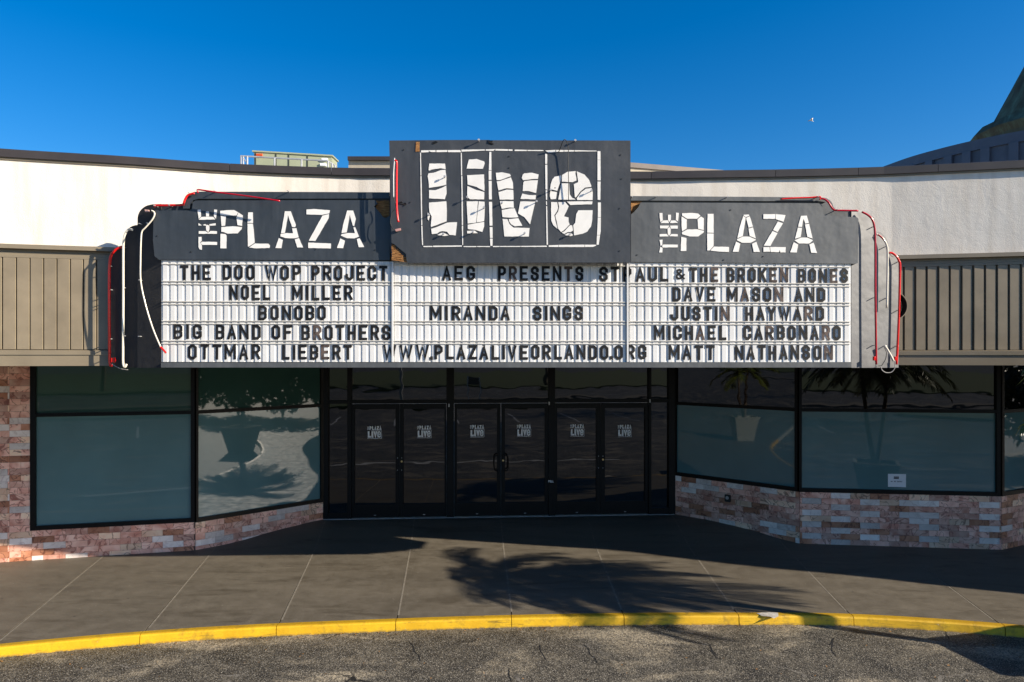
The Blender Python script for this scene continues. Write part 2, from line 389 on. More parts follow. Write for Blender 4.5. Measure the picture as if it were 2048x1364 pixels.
# condensed sign glyphs: centre lines in a unit box (y up)
c_, d_ = 0.34, 0.15
def bowl(y0, y1, x=1.0): return [(0, y0), (x-c_, y0), (x, y0+d_*0.8), (x, y1-d_*0.8), (x-c_, y1), (0, y1)]
GLYPH = {
 'A': [([(0,0),(0.5,1),(1,0)],0),([(0.2,0.3),(0.8,0.3)],0)],
 'B': [([(0,0),(1-c_,0),(1,d_),(1,0.5-d_*0.7),(1-c_*0.8,0.5),(1,0.5+d_*0.7),(1,1-d_),(1-c_,1),(0,1)],1),([(0.1,0.5),(0.7,0.5)],0)],
 'C': [([(1,0.3),(1,d_),(1-c_,0),(c_,0),(0,d_),(0,1-d_),(c_,1),(1-c_,1),(1,1-d_),(1,0.7)],0)],
 'D': [([(0,0),(1-c_,0),(1,d_),(1,1-d_),(1-c_,1),(0,1)],1)],
 'E': [([(1,0),(0,0),(0,1),(1,1)],0),([(0.1,0.5),(0.8,0.5)],0)],
 'F': [([(0,0),(0,1),(1,1)],0),([(0.1,0.5),(0.8,0.5)],0)],
 'G': [([(0.6,0.42),(1,0.42),(1,d_),(1-c_,0),(c_,0),(0,d_),(0,1-d_),(c_,1),(1-c_,1),(1,1-d_),(1,0.74)],0)],
 'H': [([(0,0),(0,1)],0),([(1,0),(1,1)],0),([(0.1,0.5),(0.9,0.5)],0)],
 'I': [([(0.5,0),(0.5,1)],0)],
 'J': [([(0,0.3),(0,d_),(c_,0),(1-c_,0),(1,d_),(1,1)],0)],
 'K': [([(0,0),(0,1)],0),([(1,1),(0.12,0.45)],0),([(0.4,0.58),(1,0)],0)],
 'L': [([(0,1),(0,0),(1,0)],0)],
 'M': [([(0,0),(0,1)],0),([(1,0),(1,1)],0),([(0.06,0.95),(0.5,0.25),(0.94,0.95)],0)],
 'N': [([(0,0),(0,1)],0),([(1,0),(1,1)],0),([(0.05,0.97),(0.95,0.03)],0)],
 'O': [([(c_,0),(1-c_,0),(1,d_),(1,1-d_),(1-c_,1),(c_,1),(0,1-d_),(0,d_)],1)],
 'P': [([(0,0),(0,1),(1-c_,1),(1,1-d_),(1,0.44+d_),(1-c_,0.44),(0.1,0.44)],0)],
 'R': [([(0,0),(0,1),(1-c_,1),(1,1-d_),(1,0.46+d_),(1-c_,0.46),(0.1,0.46)],0),([(0.5,0.46),(1,0)],0)],
 'S': [([(0,0.28),(0,d_),(c_,0),(1-c_,0),(1,d_),(1,0.36),(0.8,0.47),(0.2,0.56),(0,0.67),(0,1-d_),(c_,1),(1-c_,1),(1,1-d_),(1,0.74)],0)],
 'T': [([(0,1),(1,1)],0),([(0.5,0),(0.5,0.93)],0)],
 'U': [([(0,1),(0,d_),(c_,0),(1-c_,0),(1,d_),(1,1)],0)],
 'V': [([(0,1),(0.5,0),(1,1)],0)],
 'W': [([(0,1),(0.25,0),(0.5,0.9),(0.75,0),(1,1)],0)],
 'Y': [([(0,1),(0.5,0.48),(1,1)],0),([(0.5,0),(0.5,0.5)],0)],
 'Z': [([(0,1),(1,1),(0,0),(1,0)],0)],
 '.': [([(0.5,0),(0.5,0.03)],0)],
 '-': [([(0.1,0.5),(0.9,0.5)],0)],
 '&': [([(1,0.0),(0.1,0.75),(0.15,0.92),(0.4,1),(0.65,0.9),(0.6,0.7),(0.05,0.35),(0.05,0.12),(0.3,0),(0.6,0.05),(1,0.42)],0)],
 'i': [([(0.5,0),(0.5,0.68)],0),([(0.5,0.9),(0.5,0.95)],0)],
 'v': [([(0,0.7),(0.5,0),(1,0.7)],0)],
 'e': [([(0,0.36),(1,0.36),(1,0.58),(0.7,0.72),(0.3,0.72),(0,0.58),(0,0.14),(0.3,0),(0.7,0),(1,0.14)],0)],
}
GW = {'I': 0.36, 'M': 1.3, 'W': 1.36, 'N': 1.08, '.': 0.32, '-': 0.6, 'L': 0.92, 'i': 0.4, 'v': 0.95}

# ---------------------------------------------------------------- reading the photograph into space
def at(px, py, Y):                       # point seen at (px, py) at distance Y
    return ((px-CX)*Y/F, Y, HC-(py-HY)*Y/F)
def ground(px, py, z=0.0):
    Y = (HC - z)*F/(py-HY); return ((px-CX)*Y/F, Y)
SL = 0.034; YBOX = 8.215
def mq(px, py, off=0.0):                 # marquee face plane, off towards the street
    k = (px-CX)/F; Y = (8.35-off)/(1-SL*k)
    return (k*Y, Y, HC-(py-HY)*Y/F)
def bxp(px, py, off=0.0):                # centre sign box plane
    Y = YBOX-off; return at(px, py, Y)

# ================================================================= GROUND
def zramp(x, y):                         # pavement rises to the door threshold
    t = min(1, max(0, (y-11.25)/1.6)); t = t*t*(3-2*t); w = 1 if -4.6 < x < 4.3 else 0
    w = min(1, max(0, (4.9-abs(x-0.0))/0.6)) if abs(x) > 4.3 else 1
    return 0.127*t*w
ROADZ = -0.11
KERB = [(-14,3.0),(-10,5.4),(-7.6,6.75),(-5.49,7.505),(-3.55,7.956),(-1.32,8.226),(0,8.336),(1.356,8.40),(2.72,8.416),(4.07,8.376),(5.67,8.08),(7.3,7.55),(9.6,6.4),(12.5,4.2),(15,1.5)]
def ycurve(tab, x):
    if x <= tab[0][0]: return tab[0][1]
    for i in range(len(tab)-1):
        if x <= tab[i+1][0]:
            p0 = tab[max(i-1,0)]; p1 = tab[i]; p2 = tab[i+1]; p3 = tab[min(i+2,len(tab)-1)]
            h = p2[0]-p1[0]; t = (x-p1[0])/h
            m1 = (p2[1]-p0[1])/(p2[0]-p0[0]) if p2[0] != p0[0] else 0
            m2 = (p3[1]-p1[1])/(p3[0]-p1[0]) if p3[0] != p1[0] else 0
            return (2*t**3-3*t**2+1)*p1[1] + (t**3-2*t**2+t)*h*m1 + (-2*t**3+3*t**2)*p2[1] + (t**3-t**2)*h*m2
    return tab[-1][1]
bm = bmesh.new()
g = 60
vs = [bm.verts.new(p) for p in ((-900,-900,ROADZ),(900,-900,ROADZ),(900,900,ROADZ),(-900,900,ROADZ))]
bm.faces.new(vs)
tag(obj('ground', bm, M['asphalt']), kind='structure')

# pavement slabs between the radial joints
JT = [((211,1108),(0,1278)), ((420,1107),(285,1267)), ((627,1103),(557,1249)), ((817,1115),(793,1243)), ((1005,1081),(1024,1236)),
      ((1192,1093),(1248,1232)), ((1391,1111),(1477,1231)), ((1617,1142),(1705,1233)), ((1910,1181),(2006,1252))]
lines = []
for a, b in JT:
    A = Vector(ground(*a)); B = Vector(ground(*b)); lines.append((A, B))
def ext(A, B, y):                        # point on the joint line at depth y
    t = (y-A.y)/(B.y-A.y); return A.x + (B.x-A.x)*t
joints = []
for A, B in lines:
    # find kerb crossing
    y = 8.0
    for _ in range(20): y = ycurve(KERB, ext(A, B, y)) + 0.10
    joints.append([(ext(A, B, y), y), (ext(A, B, 14.2), 14.2)])
def edge(x0, x1, yk=None): return [(x0, ycurve(KERB, x0)+0.10), (x1, 14.2)]
joints = [edge(-13.9, -30), edge(-9.4, -17.5), edge(-7.4, -11.8)] + joints + [edge(7.4, 11.2), edge(9.6, 16.5), edge(12.0, 25)]
pave = tag(thing('pavement', None, None), kind='structure')
bmj = bmesh.new()
NS = 16
for i in range(len(joints)-1):
    L, Rr = joints[i], joints[i+1]
    bm = bmesh.new(); grid = []
    gap = 0.006
    for r in range(NS+1):
        t = r/NS
        row = []
        for c in range(9):
            s = c/8
            xk = L[0][0]+gap + (Rr[0][0]-gap-L[0][0]-gap)*s; yk = ycurve(KERB, xk)+0.104
            xt = L[1][0]+gap + (Rr[1][0]-gap-L[1][0]-gap)*s; yt = 14.2
            x = xk+(xt-xk)*t; y = yk+(yt-yk)*t
            row.append((x, y))
        grid.append(row)
    top = [[bm.verts.new((x, y, zramp(x, y))) for x, y in row] for row in grid]
    bot = [[bm.verts.new((x, y, zramp(x, y)-0.10)) for x, y in row] for row in grid]
    for r in range(NS):
        for c in range(8):
            bm.faces.new((top[r][c], top[r][c+1], top[r+1][c+1], top[r+1][c]))
    for c in range(8):
        bm.faces.new((top[0][c], top[0][c+1], bot[0][c+1], bot[0][c]))
    for r in range(NS):
        bm.faces.new((top[r][0], top[r+1][0], bot[r+1][0], bot[r][0])); bm.faces.new((top[r][8], top[r+1][8], bot[r+1][8], bot[r][8]))
    obj('paving_slab', bm, M['concrete'], pave)
    if i:
        # pale filler in the joint, just below the surface
        a, b = L
        for r in range(NS):
            t0, t1 = r/NS, (r+1)/NS
            p0 = (a[0]+(b[0]-a[0])*t0, a[1]+0.1+(b[1]-a[1]-0.1)*t0); p1 = (a[0]+(b[0]-a[0])*t1, a[1]+0.1+(b[1]-a[1]-0.1)*t1)
            w = 0.011
            q = [bmj.verts.new((p0[0]-w, p0[1], zramp(*p0)+0.0015)), bmj.verts.new((p0[0]+w, p0[1], zramp(*p0)+0.0015)),
                 bmj.verts.new((p1[0]+w, p1[1], zramp(*p1)+0.0015)), bmj.verts.new((p1[0]-w, p1[1], zramp(*p1)+0.0015))]
            bmj.faces.new(q)
obj('joint_filler', bmj, M['joint'], pave)
# kerb stones, split at the joints
kerb = tag(thing('kerb', None, None), kind='structure')
for i in range(len(joints)-1):
    x0, x1 = joints[i][0][0]+0.004, joints[i+1][0][0]-0.004
    bm = bmesh.new(); prof = [(0.103, -0.0005), (0.03, 0.001), (0.012, -0.006), (0.0, -0.022), (-0.012, ROADZ-0.02)]
    n = 10; rows = []
    for k in range(n+1):
        x = x0+(x1-x0)*k/n; y = ycurve(KERB, x)
        sl = (ycurve(KERB, x+0.01)-ycurve(KERB, x-0.01))/0.02; nrm = Vector((-sl, 1)).normalized()
        jit = random.uniform(-0.0025, 0.0025)
        rows.append([bm.verts.new((x+nrm.x*d, y+nrm.y*d+jit, z)) for d, z in prof] + [bm.verts.new((x+nrm.x*0.103, y+nrm.y*0.103, -0.14))])
    for k in range(n):
        for j in range(5): bm.faces.new((rows[k][j], rows[k+1][j], rows[k+1][j+1], rows[k][j+1]))
    bm.faces.new(rows[0]); bm.faces.new(rows[-1])
    obj('kerb_stone', bm, M['kerb'] if x1 > -8.5 else M['pot'], kerb)
# bare chip in the kerb paint
bm = bmesh.new()
cp = [ground(*p) for p in ((1513,1227),(1525,1225.5),(1540,1224.8),(1556,1226),(1557,1233),(1548,1237.5),(1540,1233.6),(1524,1232.4))]
vs = [bm.verts.new((x, y, 0.0035)) for x, y in cp]; bm.faces.new(vs)
obj('bare_concrete_chip', bm, simple("bare_concrete", (0.5, 0.46, 0.4), 0.9, var=0.3, scale=20), kerb)
# cracks in the asphalt, thin dark slivers laid flat on the surface
bmc = bmesh.new()
for pts in ([(818,1283),(826,1292),(829,1303),(838,1311),(840,1322)], [(1168,1290),(1177,1298),(1180,1308),(1191,1318),(1194,1326)],
            [(1080,1290),(1082,1303),(1088,1312),(1092,1320)], [(1420,1289),(1424,1300),(1433,1310)], [(1018,1338),(1019,1352),(1023,1362)],
            [(1660,1290),(1668,1276),(1664,1300),(1672,1312)], [(1890,1262),(1898,1278)], [(1420,1300),(1430,1312),(1436,1318)]):
    pp = [Vector((*ground(x, y, ROADZ), ROADZ+0.003)) for x, y in pts]
    dense = smooth_path(pp, 5)
    for i in range(len(dense)-1):
        a, b = dense[i], dense[i+1]; w = 0.006*random.uniform(0.5, 1.3); j = random.uniform(-0.006, 0.006)
        bmc.faces.new([bmc.verts.new(p) for p in ((a.x-w+j, a.y, a.z), (a.x+w+j, a.y, a.z), (b.x+w, b.y, b.z), (b.x-w, b.y, b.z))])
tag(obj('asphalt_cracks', bmc, simple("crack_shadow_tar", (0.012, 0.011, 0.01), 0.95)), kind='structure')
# small leaf and grit litter along the kerb
bml = bmesh.new()
for i in range(260):
    px = random.uniform(0, 2048); k = ground(px, 1256, ROADZ)[0]; x = random.uniform(-6, 6.2)
    y = ycurve(KERB, x) - abs(random.gauss(0, 0.07)) - 0.02 if i < 170 else random.uniform(6.6, 8.0)
    if y > ycurve(KERB, x)-0.02: continue
    a = random.uniform(0, 6.28); s = random.uniform(0.006, 0.018)
    pts = [(x+math.cos(a)*s, y+math.sin(a)*s), (x-math.sin(a)*s*0.5, y+math.cos(a)*s*0.5), (x-math.cos(a)*s, y-math.sin(a)*s), (x+math.sin(a)*s*0.5, y-math.cos(a)*s*0.5)]
    bml.faces.new([bml.verts.new((p[0], p[1], ROADZ+0.006+0.01*random.random())) for p in pts])
tag(obj('leaf_litter', bml, simple("dry_leaf", (0.28, 0.13, 0.03), 0.8, var=0.5, scale=30)), kind='stuff')

# street side behind the camera (seen only in the glass)
bm = bmesh.new(); box(bm, -7, 4.5, 4.70, 4.88, ROADZ+0.004, ROADZ+0.006); tag(obj('lane_line', bm, M['whiteline']), kind='structure')
def slab(name, pts, z0, z1, m):
    bm = bmesh.new(); a = [bm.verts.new((x, y, z1)) for x, y in pts]; b = [bm.verts.new((x, y, z0)) for x, y in pts]
    bm.faces.new(a); n = len(pts)
    for i in range(n): bm.faces.new((a[i], a[(i+1) % n], b[(i+1) % n], b[i]))
    return tag(obj(name, bm, m), kind='structure')
def blob(cx, cy, rx, ry, n=28): return [(cx+rx*math.cos(2*math.pi*i/n), cy+ry*math.sin(2*math.pi*i/n)) for i in range(n)]
slab('grass_island', blob(-2, -19, 9, 2.2), ROADZ, 0.02, M['grass'])
slab('grass_island', blob(-26, -14, 9, 3), ROADZ, 0.02, M['grass'])
slab('grass_island', blob(22, -17, 8, 2.6), ROADZ, 0.02, M['grass'])
slab('footpath', [(-90,-26),(90,-26),(90,-24.2),(-90,-24.2)], ROADZ, 0.02, M['joint'])
slab('lawn', [(-200,-120),(200,-120),(200,-44),(-200,-44)], ROADZ, 0.02, M['grass'])
for x in range(-6, 10, 3):
    bm = bmesh.new(); box(bm, x, x+0.1, -12.5, -7.5, ROADZ+0.004, ROADZ+0.006); tag(obj('parking_line', bm, M['whiteline']), kind='structure')
for y in (-32, -38):
    bm = bmesh.new(); box(bm, -120, 120, y, y+0.15, ROADZ+0.004, ROADZ+0.006); tag(obj('lane_line', bm, M['whiteline']), kind='structure')

# ================================================================= BUILDING
bld = thing('theater_building', 'single-storey curved theatre front with white stucco parapet over glass entrance', 'building', (0, 12, 0))
FASU = [(-16,3.5),(-12,6.0),(-8.5,7.7),(-6.15,8.41),(-4.88,8.72),(-3.77,9.04),(-2.31,9.26),(-1.61,9.28),(1.61,9.455),(2.62,9.40),(3.84,9.33),(4.91,9.22),(5.50,9.11),(6.51,8.905),(9.2,8.3),(12.7,6.68),(14.5,6.1),(17,5.7),(19,5.7)]  # unseen right end extended and bent to block sun and place the shadow edge
FAS = [(a_, b_+(-0.08 if a_ < -3 else 0.12)) for a_, b_ in FASU]
FASUP = [(a_, b_+0.13) for a_, b_ in FASU]
def fnorm(x):
    s = (ycurve(FAS, x+0.02)-ycurve(FAS, x-0.02))/0.04; v = Vector((s, -1)).normalized(); return v   # towards the street
def sweep(name, xs, prof, m, parent=bld, smooth=False, cur=None):
    """prof: (d towards street, z) closed section swept along the fascia curve"""
    bm = bmesh.new(); rows = []
    for x in xs:
        y = ycurve(cur or FAS, x); n = fnorm(x)
        rows.append([bm.verts.new((x+n.x*d, y+n.y*d, z)) for d, z in prof])
    k = len(prof)
    for i in range(len(rows)-1):
        for j in range(k): bm.faces.new((rows[i][j], rows[i+1][j], rows[i+1][(j+1) % k], rows[i][(j+1) % k]))
    bm.faces.new(rows[0]); bm.faces.new(rows[-1])
    return obj(name, bm, m, parent, smooth)
def frange(a, b, n): return [a+(b-a)*i/n for i in range(n+1)]
XS = frange(-15.5, 18.5, 124)
ZC = 5.64; SB = -0.01; ZF = 4.455; ZB = 3.0
sweep('upper_wall', XS, [(SB, ZF-0.05), (SB, ZC-0.10), (SB-0.35, ZC-0.10), (SB-0.35, ZF-0.05)], M['stucco'], cur=FASUP)
# coping, in lengths with joints where the photo shows them
cj = [-15.5, -12.4, -9.2, -6.6, -3.7, -2.42, 1.9, 3.56, 4.63, 5.6, 9.2, 12.4, 15.5, 18.5]
for a, b in zip(cj[:-1], cj[1:]):
    sweep('coping', frange(a+0.003, b-0.003, max(3, int((b-a)/0.3))), [(SB+0.045, ZC-0.10), (SB+0.045, ZC-0.004), (SB+0.035, ZC), (SB-0.40, ZC-0.02), (SB-0.40, ZC-0.10)], M['coping'], cur=FASUP)
sweep('coping_drip', XS, [(SB+0.02, ZC-0.125), (SB+0.02, ZC-0.101), (SB-0.1, ZC-0.101), (SB-0.1, ZC-0.125)], M['taupe'], cur=FASUP)
sweep('flashing', XS, [(0.075, ZF-0.055), (0.072, ZF-0.004), (0.05, ZF), (-0.35, ZF+0.01), (SB-0.05, ZF-0.055)], M['taupe'])
sweep('moulding', XS, [(0.02, ZF-0.155), (0.02, ZF-0.125), (0.012, ZF-0.12), (0.012, ZF-0.09), (0.0, ZF-0.085), (0.0, ZF-0.0555), (-0.1, ZF-0.0555), (-0.1, ZF-0.155)], M['taupe'])
sweep('fascia_backing', XS, [(-0.02, ZB+0.145), (-0.02, ZF-0.1555), (-0.12, ZF-0.1555), (-0.12, ZB+0.145)], M['taupe'])
sweep('ledge', XS, [(0.045, ZB+0.135), (0.045, ZB+0.185), (0.03, ZB+0.19), (-0.019, ZB+0.20), (-0.019, ZB+0.135)], M['taupe'])
sweep('fascia_base', XS, [(0.03, ZB), (0.03, ZB+0.1345), (-0.12, ZB+0.1345), (-0.12, ZB)], M['taupe'])
# slats (left, visible), (right, visible), rest joined
def slat(bm, x0, w, lap):
    y = ycurve(FAS, x0); n = fnorm(x0); u = Vector((-n.y, n.x)) ; u = u if u.x > 0 else -u
    z0, z1 = ZB+0.2005, ZF-0.157
    jit = random.uniform(-0.003, 0.003)
    pr = [(-0.018, 0.0), (0.012+jit, 0.0), (0.018+jit, 0.004), (0.012+jit+lap, w-0.004), (0.006, w), (-0.018, w)]
    lo = [bm.verts.new((x0+u.x*s+n.x*d, y+u.y*s+n.y*d, z0)) for d, s in pr]; hi = [bm.verts.new((x0+u.x*s+n.x*d, y+u.y*s+n.y*d, z1)) for d, s in pr]
    bm.faces.new(lo); bm.faces.new(hi)
    for j in range(6): bm.faces.new((lo[j], lo[(j+1) % 6], hi[(j+1) % 6], hi[j]))
x = -6.5; P_ = 0.1405
rest = bmesh.new()
xx = -15.2
while xx < -6.35: slat(rest, xx, 0.121, 0.0); xx += P_*0.93
xx = -6.35
while xx < -4.7:
    bm = bmesh.new(); slat(bm, xx, 0.133, 0.008); obj('slat', bm, M['taupe2'], bld); xx += P_*1.0
while xx < 4.85: xx += P_*0.99
while xx < 6.9:
    bm = bmesh.new(); slat(bm, xx, 0.117, 0.0)
    o = obj('slat', bm, M['taupe2'], bld); xx += P_*0.965
while xx < 13.2: slat(rest, xx, 0.117, 0.0); xx += P_*0.93
tag(obj('slat', rest, M['taupe2'], bld), kind='stuff')

# plan of the glazed front
PL = [(-11.2, 9.75), (-7.62, 10.62), (-5.09, 11.25), (-3.45, 12.85), (3.08, 13.27), (4.79, 11.65), (7.88, 11.28), (9.3, 12.0), (12.5, 12.4)]
# soffit and roof
bm = bmesh.new()
fr = [(x, ycurve(FAS, x)+0.06) for x in XS]
fv = [bm.verts.new((x, y, ZB+0.06)) for x, y in fr]; bv = [bm.verts.new((x, 16, ZB+0.06)) for x, y in fr]
for i in range(len(fv)-1): bm.faces.new((fv[i], fv[i+1], bv[i+1], bv[i]))
obj('soffit', bm, M['soffit'], bld)
bm = bmesh.new()
fv = [bm.verts.new((x, ycurve(FAS, x)+0.45, ZC-0.5)) for x, y in fr]; bv = [bm.verts.new((x*1.3, 30, ZC-0.5)) for x, y in fr]
for i in range(len(fv)-1): bm.faces.new((fv[i], fv[i+1], bv[i+1], bv[i]))
obj('roof', bm, M['steel'], bld)

def seg(A, B):
    A = Vector(A); B = Vector(B); u = (B-A); L = u.length; u = u/L; n = Vector((u.y, -u.x))     # n towards the street
    return A, u, n, L
tile_mesh = {}
def unit_tile(mk):
    if mk not in tile_mesh:
        bm = bmesh.new(); b = 0.5
        r = bmesh.ops.create_cube(bm, size=1.0)
        me = bpy.data.meshes.new('tile_' + mk); bm.to_mesh(me); bm.free(); me.materials.append(M[mk]); tile_mesh[mk] = me
    return tile_mesh[mk]
TW, TH = 0.305, 0.0965
tiles = []
def px_of(p): return CX+F*p[0]/p[1]
def tile_wall(A, B, s0, s1, z0f, z1, parent, pattern=None, ztop_anchor=None, zb=None):
    A_, u, n, L = seg(A, B)
    z = z1; row = 0
    while z > z0f + 0.01:
        zt = z; zl = max(z-TH, z0f)
        off = 0 if row % 2 else TW/2
        if pattern == 'right': off = 0.035 if row % 2 else 0.035-TW/2
        s = s0 - off; k = 0
        if pattern == 'right': s = s0 + off - (0 if row % 2 else 0); k = 0 if row % 2 else 0
        if s > s0 + 0.001: s -= TW; k = -1
        while s < s1-0.005:
            a = max(s, s0); b = min(s+TW, s1)
            if b-a > 0.02:
                if pattern == 'right':
                    if row % 2: wh = (k % 3 == 0 and k >= 0)
                    else: wh = (k == 2)
                    r = random.random()
                    mk = 'white' if wh or r < 0.05 else ('pink' if r < 0.74 else ('buff' if r < 0.86 else 'brown'))
                else:
                    r = random.random()
                    mk = 'white' if r < 0.14 else ('brown' if r < 0.30 else ('buff' if r < 0.42 else 'pink'))
                d = random.uniform(0.010, 0.016)
                c = A_ + u*((a+b)/2) + n*(d/2)
                tiles.append(dict(c=(c.x, c.y, (zt+zl)/2), sc=((b-a)-0.003, d, (zt-zl)-0.003), ang=math.atan2(u.y, u.x), mk=mk, parent=parent,
                                  px=px_of(c)))
            s += TW; k += 1
        z -= TH; row += 1
def core_wall(name, A, B, s0, s1, z0, z1, th=0.18, m=None):
    A_, u, n, L = seg(A, B); bm = bmesh.new(); obox(bm, A_, u, n, s0, s1, -th, 0.0, z0, z1)
    return obj(name, bm, m or M['grout'], bld)
def LEN(i): return (Vector(PL[i+1])-Vector(PL[i])).length
# walls: (segment, s0, s1, sill)
SILL_L, SILL_R = 0.455, 0.86
w = core_wall('stone_wall', PL[0], PL[1], 0, LEN(0), -0.02, ZB+0.06); tile_wall(PL[0], PL[1], 0, LEN(0), 0.0, ZB+0.05, w)
# pier is in segment 1 from its start to the window
A1, u1, n1, L1 = seg(PL[1], PL[2])
pier_end = 0.30
w = core_wall('stone_wall', PL[1], PL[2], 0, pier_end, -0.02, ZB+0.06); tile_wall(PL[1], PL[2], 0, pier_end, 0.0, ZB+0.05, w)
w = core_wall('stone_wall', PL[1], PL[2], pier_end, L1+0.0, -0.02, SILL_L, 0.16); tile_wall(PL[1], PL[2], pier_end, L1, 0.0, SILL_L, w)
w = core_wall('stone_wall', PL[2], PL[3], 0, LEN(2), -0.02, SILL_L-0.01, 0.16); tile_wall(PL[2], PL[3], 0, LEN(2)-0.0, 0.0, SILL_L-0.01, w)
w = core_wall('stone_wall', PL[4], PL[5], 0, LEN(4), -0.02, SILL_R, 0.16); tile_wall(PL[4], PL[5], 0, LEN(4), 0.0, SILL_R, w)
w = core_wall('stone_wall', PL[5], PL[6], 0, LEN(5), -0.02, SILL_R, 0.16); tile_wall(PL[5], PL[6], 0, LEN(5), 0.0, SILL_R, w, 'right')
w = core_wall('stone_wall', PL[6], PL[7], 0, LEN(6), -0.02, SILL_R, 0.16); tile_wall(PL[6], PL[7], 0, LEN(6), 0.0, SILL_R, w)
for t in tiles: t['vis'] = -25 < t['px'] < 2072
vis = sorted([t for t in tiles if t['vis']], key=lambda t: -t['sc'][0]*t['sc'][2]*(F/t['c'][1])**2)
keep = vis[:299]; rest_t = vis[299:] + [t for t in tiles if not t['vis']]
for t in keep:
    o = bpy.data.objects.new('tile', unit_tile(t['mk'])); COL.objects.link(o)
    o.location = t['c']; o.rotation_euler = (0, 0, t['ang']); o.scale = t['sc']; o.parent = t['parent']
bm = bmesh.new(); mats = ['pink', 'brown', 'white', 'buff']
for t in rest_t:
    u = Vector((math.cos(t['ang']), math.sin(t['ang']))); n = Vector((u.y, -u.x)); sx, sy, sz = t['sc']
    obox(bm, Vector(t['c'][:2]), u, n, -sx/2, sx/2, -sy/2, sy/2, t['c'][2]-sz/2, t['c'][2]+sz/2, mats.index(t['mk']))
tag(obj('tile', bm, [M[k] for k in mats], bld), kind='stuff')

def window(A, B, s0, s1, sill, rail, top, fl, fr_, pane_lo, pane_hi, rw=0.055, blinds=False):
    """frame set 15 mm proud of the wall face; lower and upper pane"""
    A_, u, n, L = seg(A, B); D0, D1 = -0.09, 0.022
    bm = bmesh.new()
    obox(bm, A_, u, n, s0, s0+fl, D0, D1, sill, top); obox(bm, A_, u, n, s1-fr_, s1, D0, D1, sill, top)
    obox(bm, A_, u, n, s0+fl+0.0005, s1-fr_-0.0005, D0, D1-0.003, sill, sill+0.065)
    obox(bm, A_, u, n, s0+fl+0.0005, s1-fr_-0.0005, D0, D1-0.003, top-0.06, top)
    f = obj('window', bm, M['frame'], bld)
    bm = bmesh.new(); obox(bm, A_, u, n, s0+fl+0.0005, s1-fr_-0.0005, D0, D1-0.004, rail-rw/2, rail+rw/2); obj('rail', bm, M['frame'], f)
    bm = bmesh.new(); obox(bm, A_, u, n, s0+fl-0.003, s1-fr_+0.003, -0.03, -0.022, sill+0.06, rail-rw/2+0.004); obj('pane', bm, pane_lo, f)
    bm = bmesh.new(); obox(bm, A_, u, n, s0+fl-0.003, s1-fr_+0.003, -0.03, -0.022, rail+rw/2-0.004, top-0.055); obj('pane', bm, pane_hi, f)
    return f
def s_at(A, B, px):                     # arc position on a plan segment seen at px
    A_, u, n, L = seg(A, B); k = (px-CX)/F
    return (k*A_.y - A_.x)/(u.x - k*u.y)
TOPZ = ZB+0.055
def win_px(i, x0, x1, g0, g1, *a, **k):
    A, B = PL[i], PL[i+1]; s = [s_at(A, B, x) for x in (x0, x1, g0, g1)]
    return window(A, B, s[0], s[1], a[0], a[1], a[2], s[2]-s[0], s[1]-s[3], *a[3:], **k)
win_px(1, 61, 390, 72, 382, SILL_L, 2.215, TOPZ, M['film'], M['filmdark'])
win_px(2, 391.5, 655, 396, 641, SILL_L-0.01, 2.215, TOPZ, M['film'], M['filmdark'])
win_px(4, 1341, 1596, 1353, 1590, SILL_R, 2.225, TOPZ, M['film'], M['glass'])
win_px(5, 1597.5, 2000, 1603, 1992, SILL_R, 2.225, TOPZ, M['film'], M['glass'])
window(PL[6], PL[7], 0.0, LEN(6), SILL_R, 2.225, TOPZ, 0.06, 0.06, M['film'], M['glass'])

# entrance: mullions, sidelights, three pairs of doors
A3, u3, n3, L3 = seg(PL[3], PL[4])
def e_s(px): return s_at(PL[3], PL[4], px)
ZD0 = 0.128; ZHEAD0, ZHEAD1 = 2.225, 2.305
def zat(py, px=1000):
    s = e_s(px); Y = A3.y+u3.y*s; return HC-(py-HY)*Y/F
bm = bmesh.new()
for a, b in ((645, 657), (695, 703), (893, 908), (1097, 1110), (1297, 1302), (1337, 1350)):
    obox(bm, A3, u3, n3, e_s(a), e_s(b), -0.12, 0.03, ZD0, TOPZ)
for a, b in ((657, 695), (703, 893), (908, 1097), (1110, 1297), (1302, 1337)):
    obox(bm, A3, u3, n3, e_s(a)+0.0005, e_s(b)-0.0005, -0.12, 0.025, zat(806), zat(799))
    obox(bm, A3, u3, n3, e_s(a)+0.0005, e_s(b)-0.0005, -0.12, 0.022, TOPZ-0.05, TOPZ)
ent = obj('entrance_frame', bm, M['frame'], bld)
bm = bmesh.new(); obox(bm, A3, u3, n3, e_s(648), e_s(1347), -0.15, 0.06, ZD0-0.02, ZD0+0.006); obj('threshold', bm, M['steel'], bld)
for a, b in ((703, 893), (908, 1097), (1110, 1297)):
    bm = bmesh.new(); obox(bm, A3, u3, n3, e_s(a)-0.003, e_s(b)+0.003, -0.05, -0.042, zat(799)-0.002, TOPZ-0.045); obj('transom_pane', bm, M['glass'], bld)
for a, b in ((657, 695), (1302, 1337)):
    bm = bmesh.new(); obox(bm, A3, u3, n3, e_s(a)-0.003, e_s(b)+0.003, -0.05, -0.042, zat(799)-0.002, TOPZ-0.045)
    sl_ = obj('sidelight', bm, M['glass'], bld)
    bm = bmesh.new(); obox(bm, A3, u3, n3, e_s(a)-0.003, e_s(b)+0.003, -0.05, -0.042, ZD0+0.11, zat(806)+0.002); obj('pane', bm, M['glass'], sl_)
    bm = bmesh.new(); obox(bm, A3, u3, n3, e_s(a)+0.0005, e_s(b)-0.0005, -0.08, 0.02, ZD0+0.007, ZD0+0.115); obj('rail', bm, M['frame'], sl_)
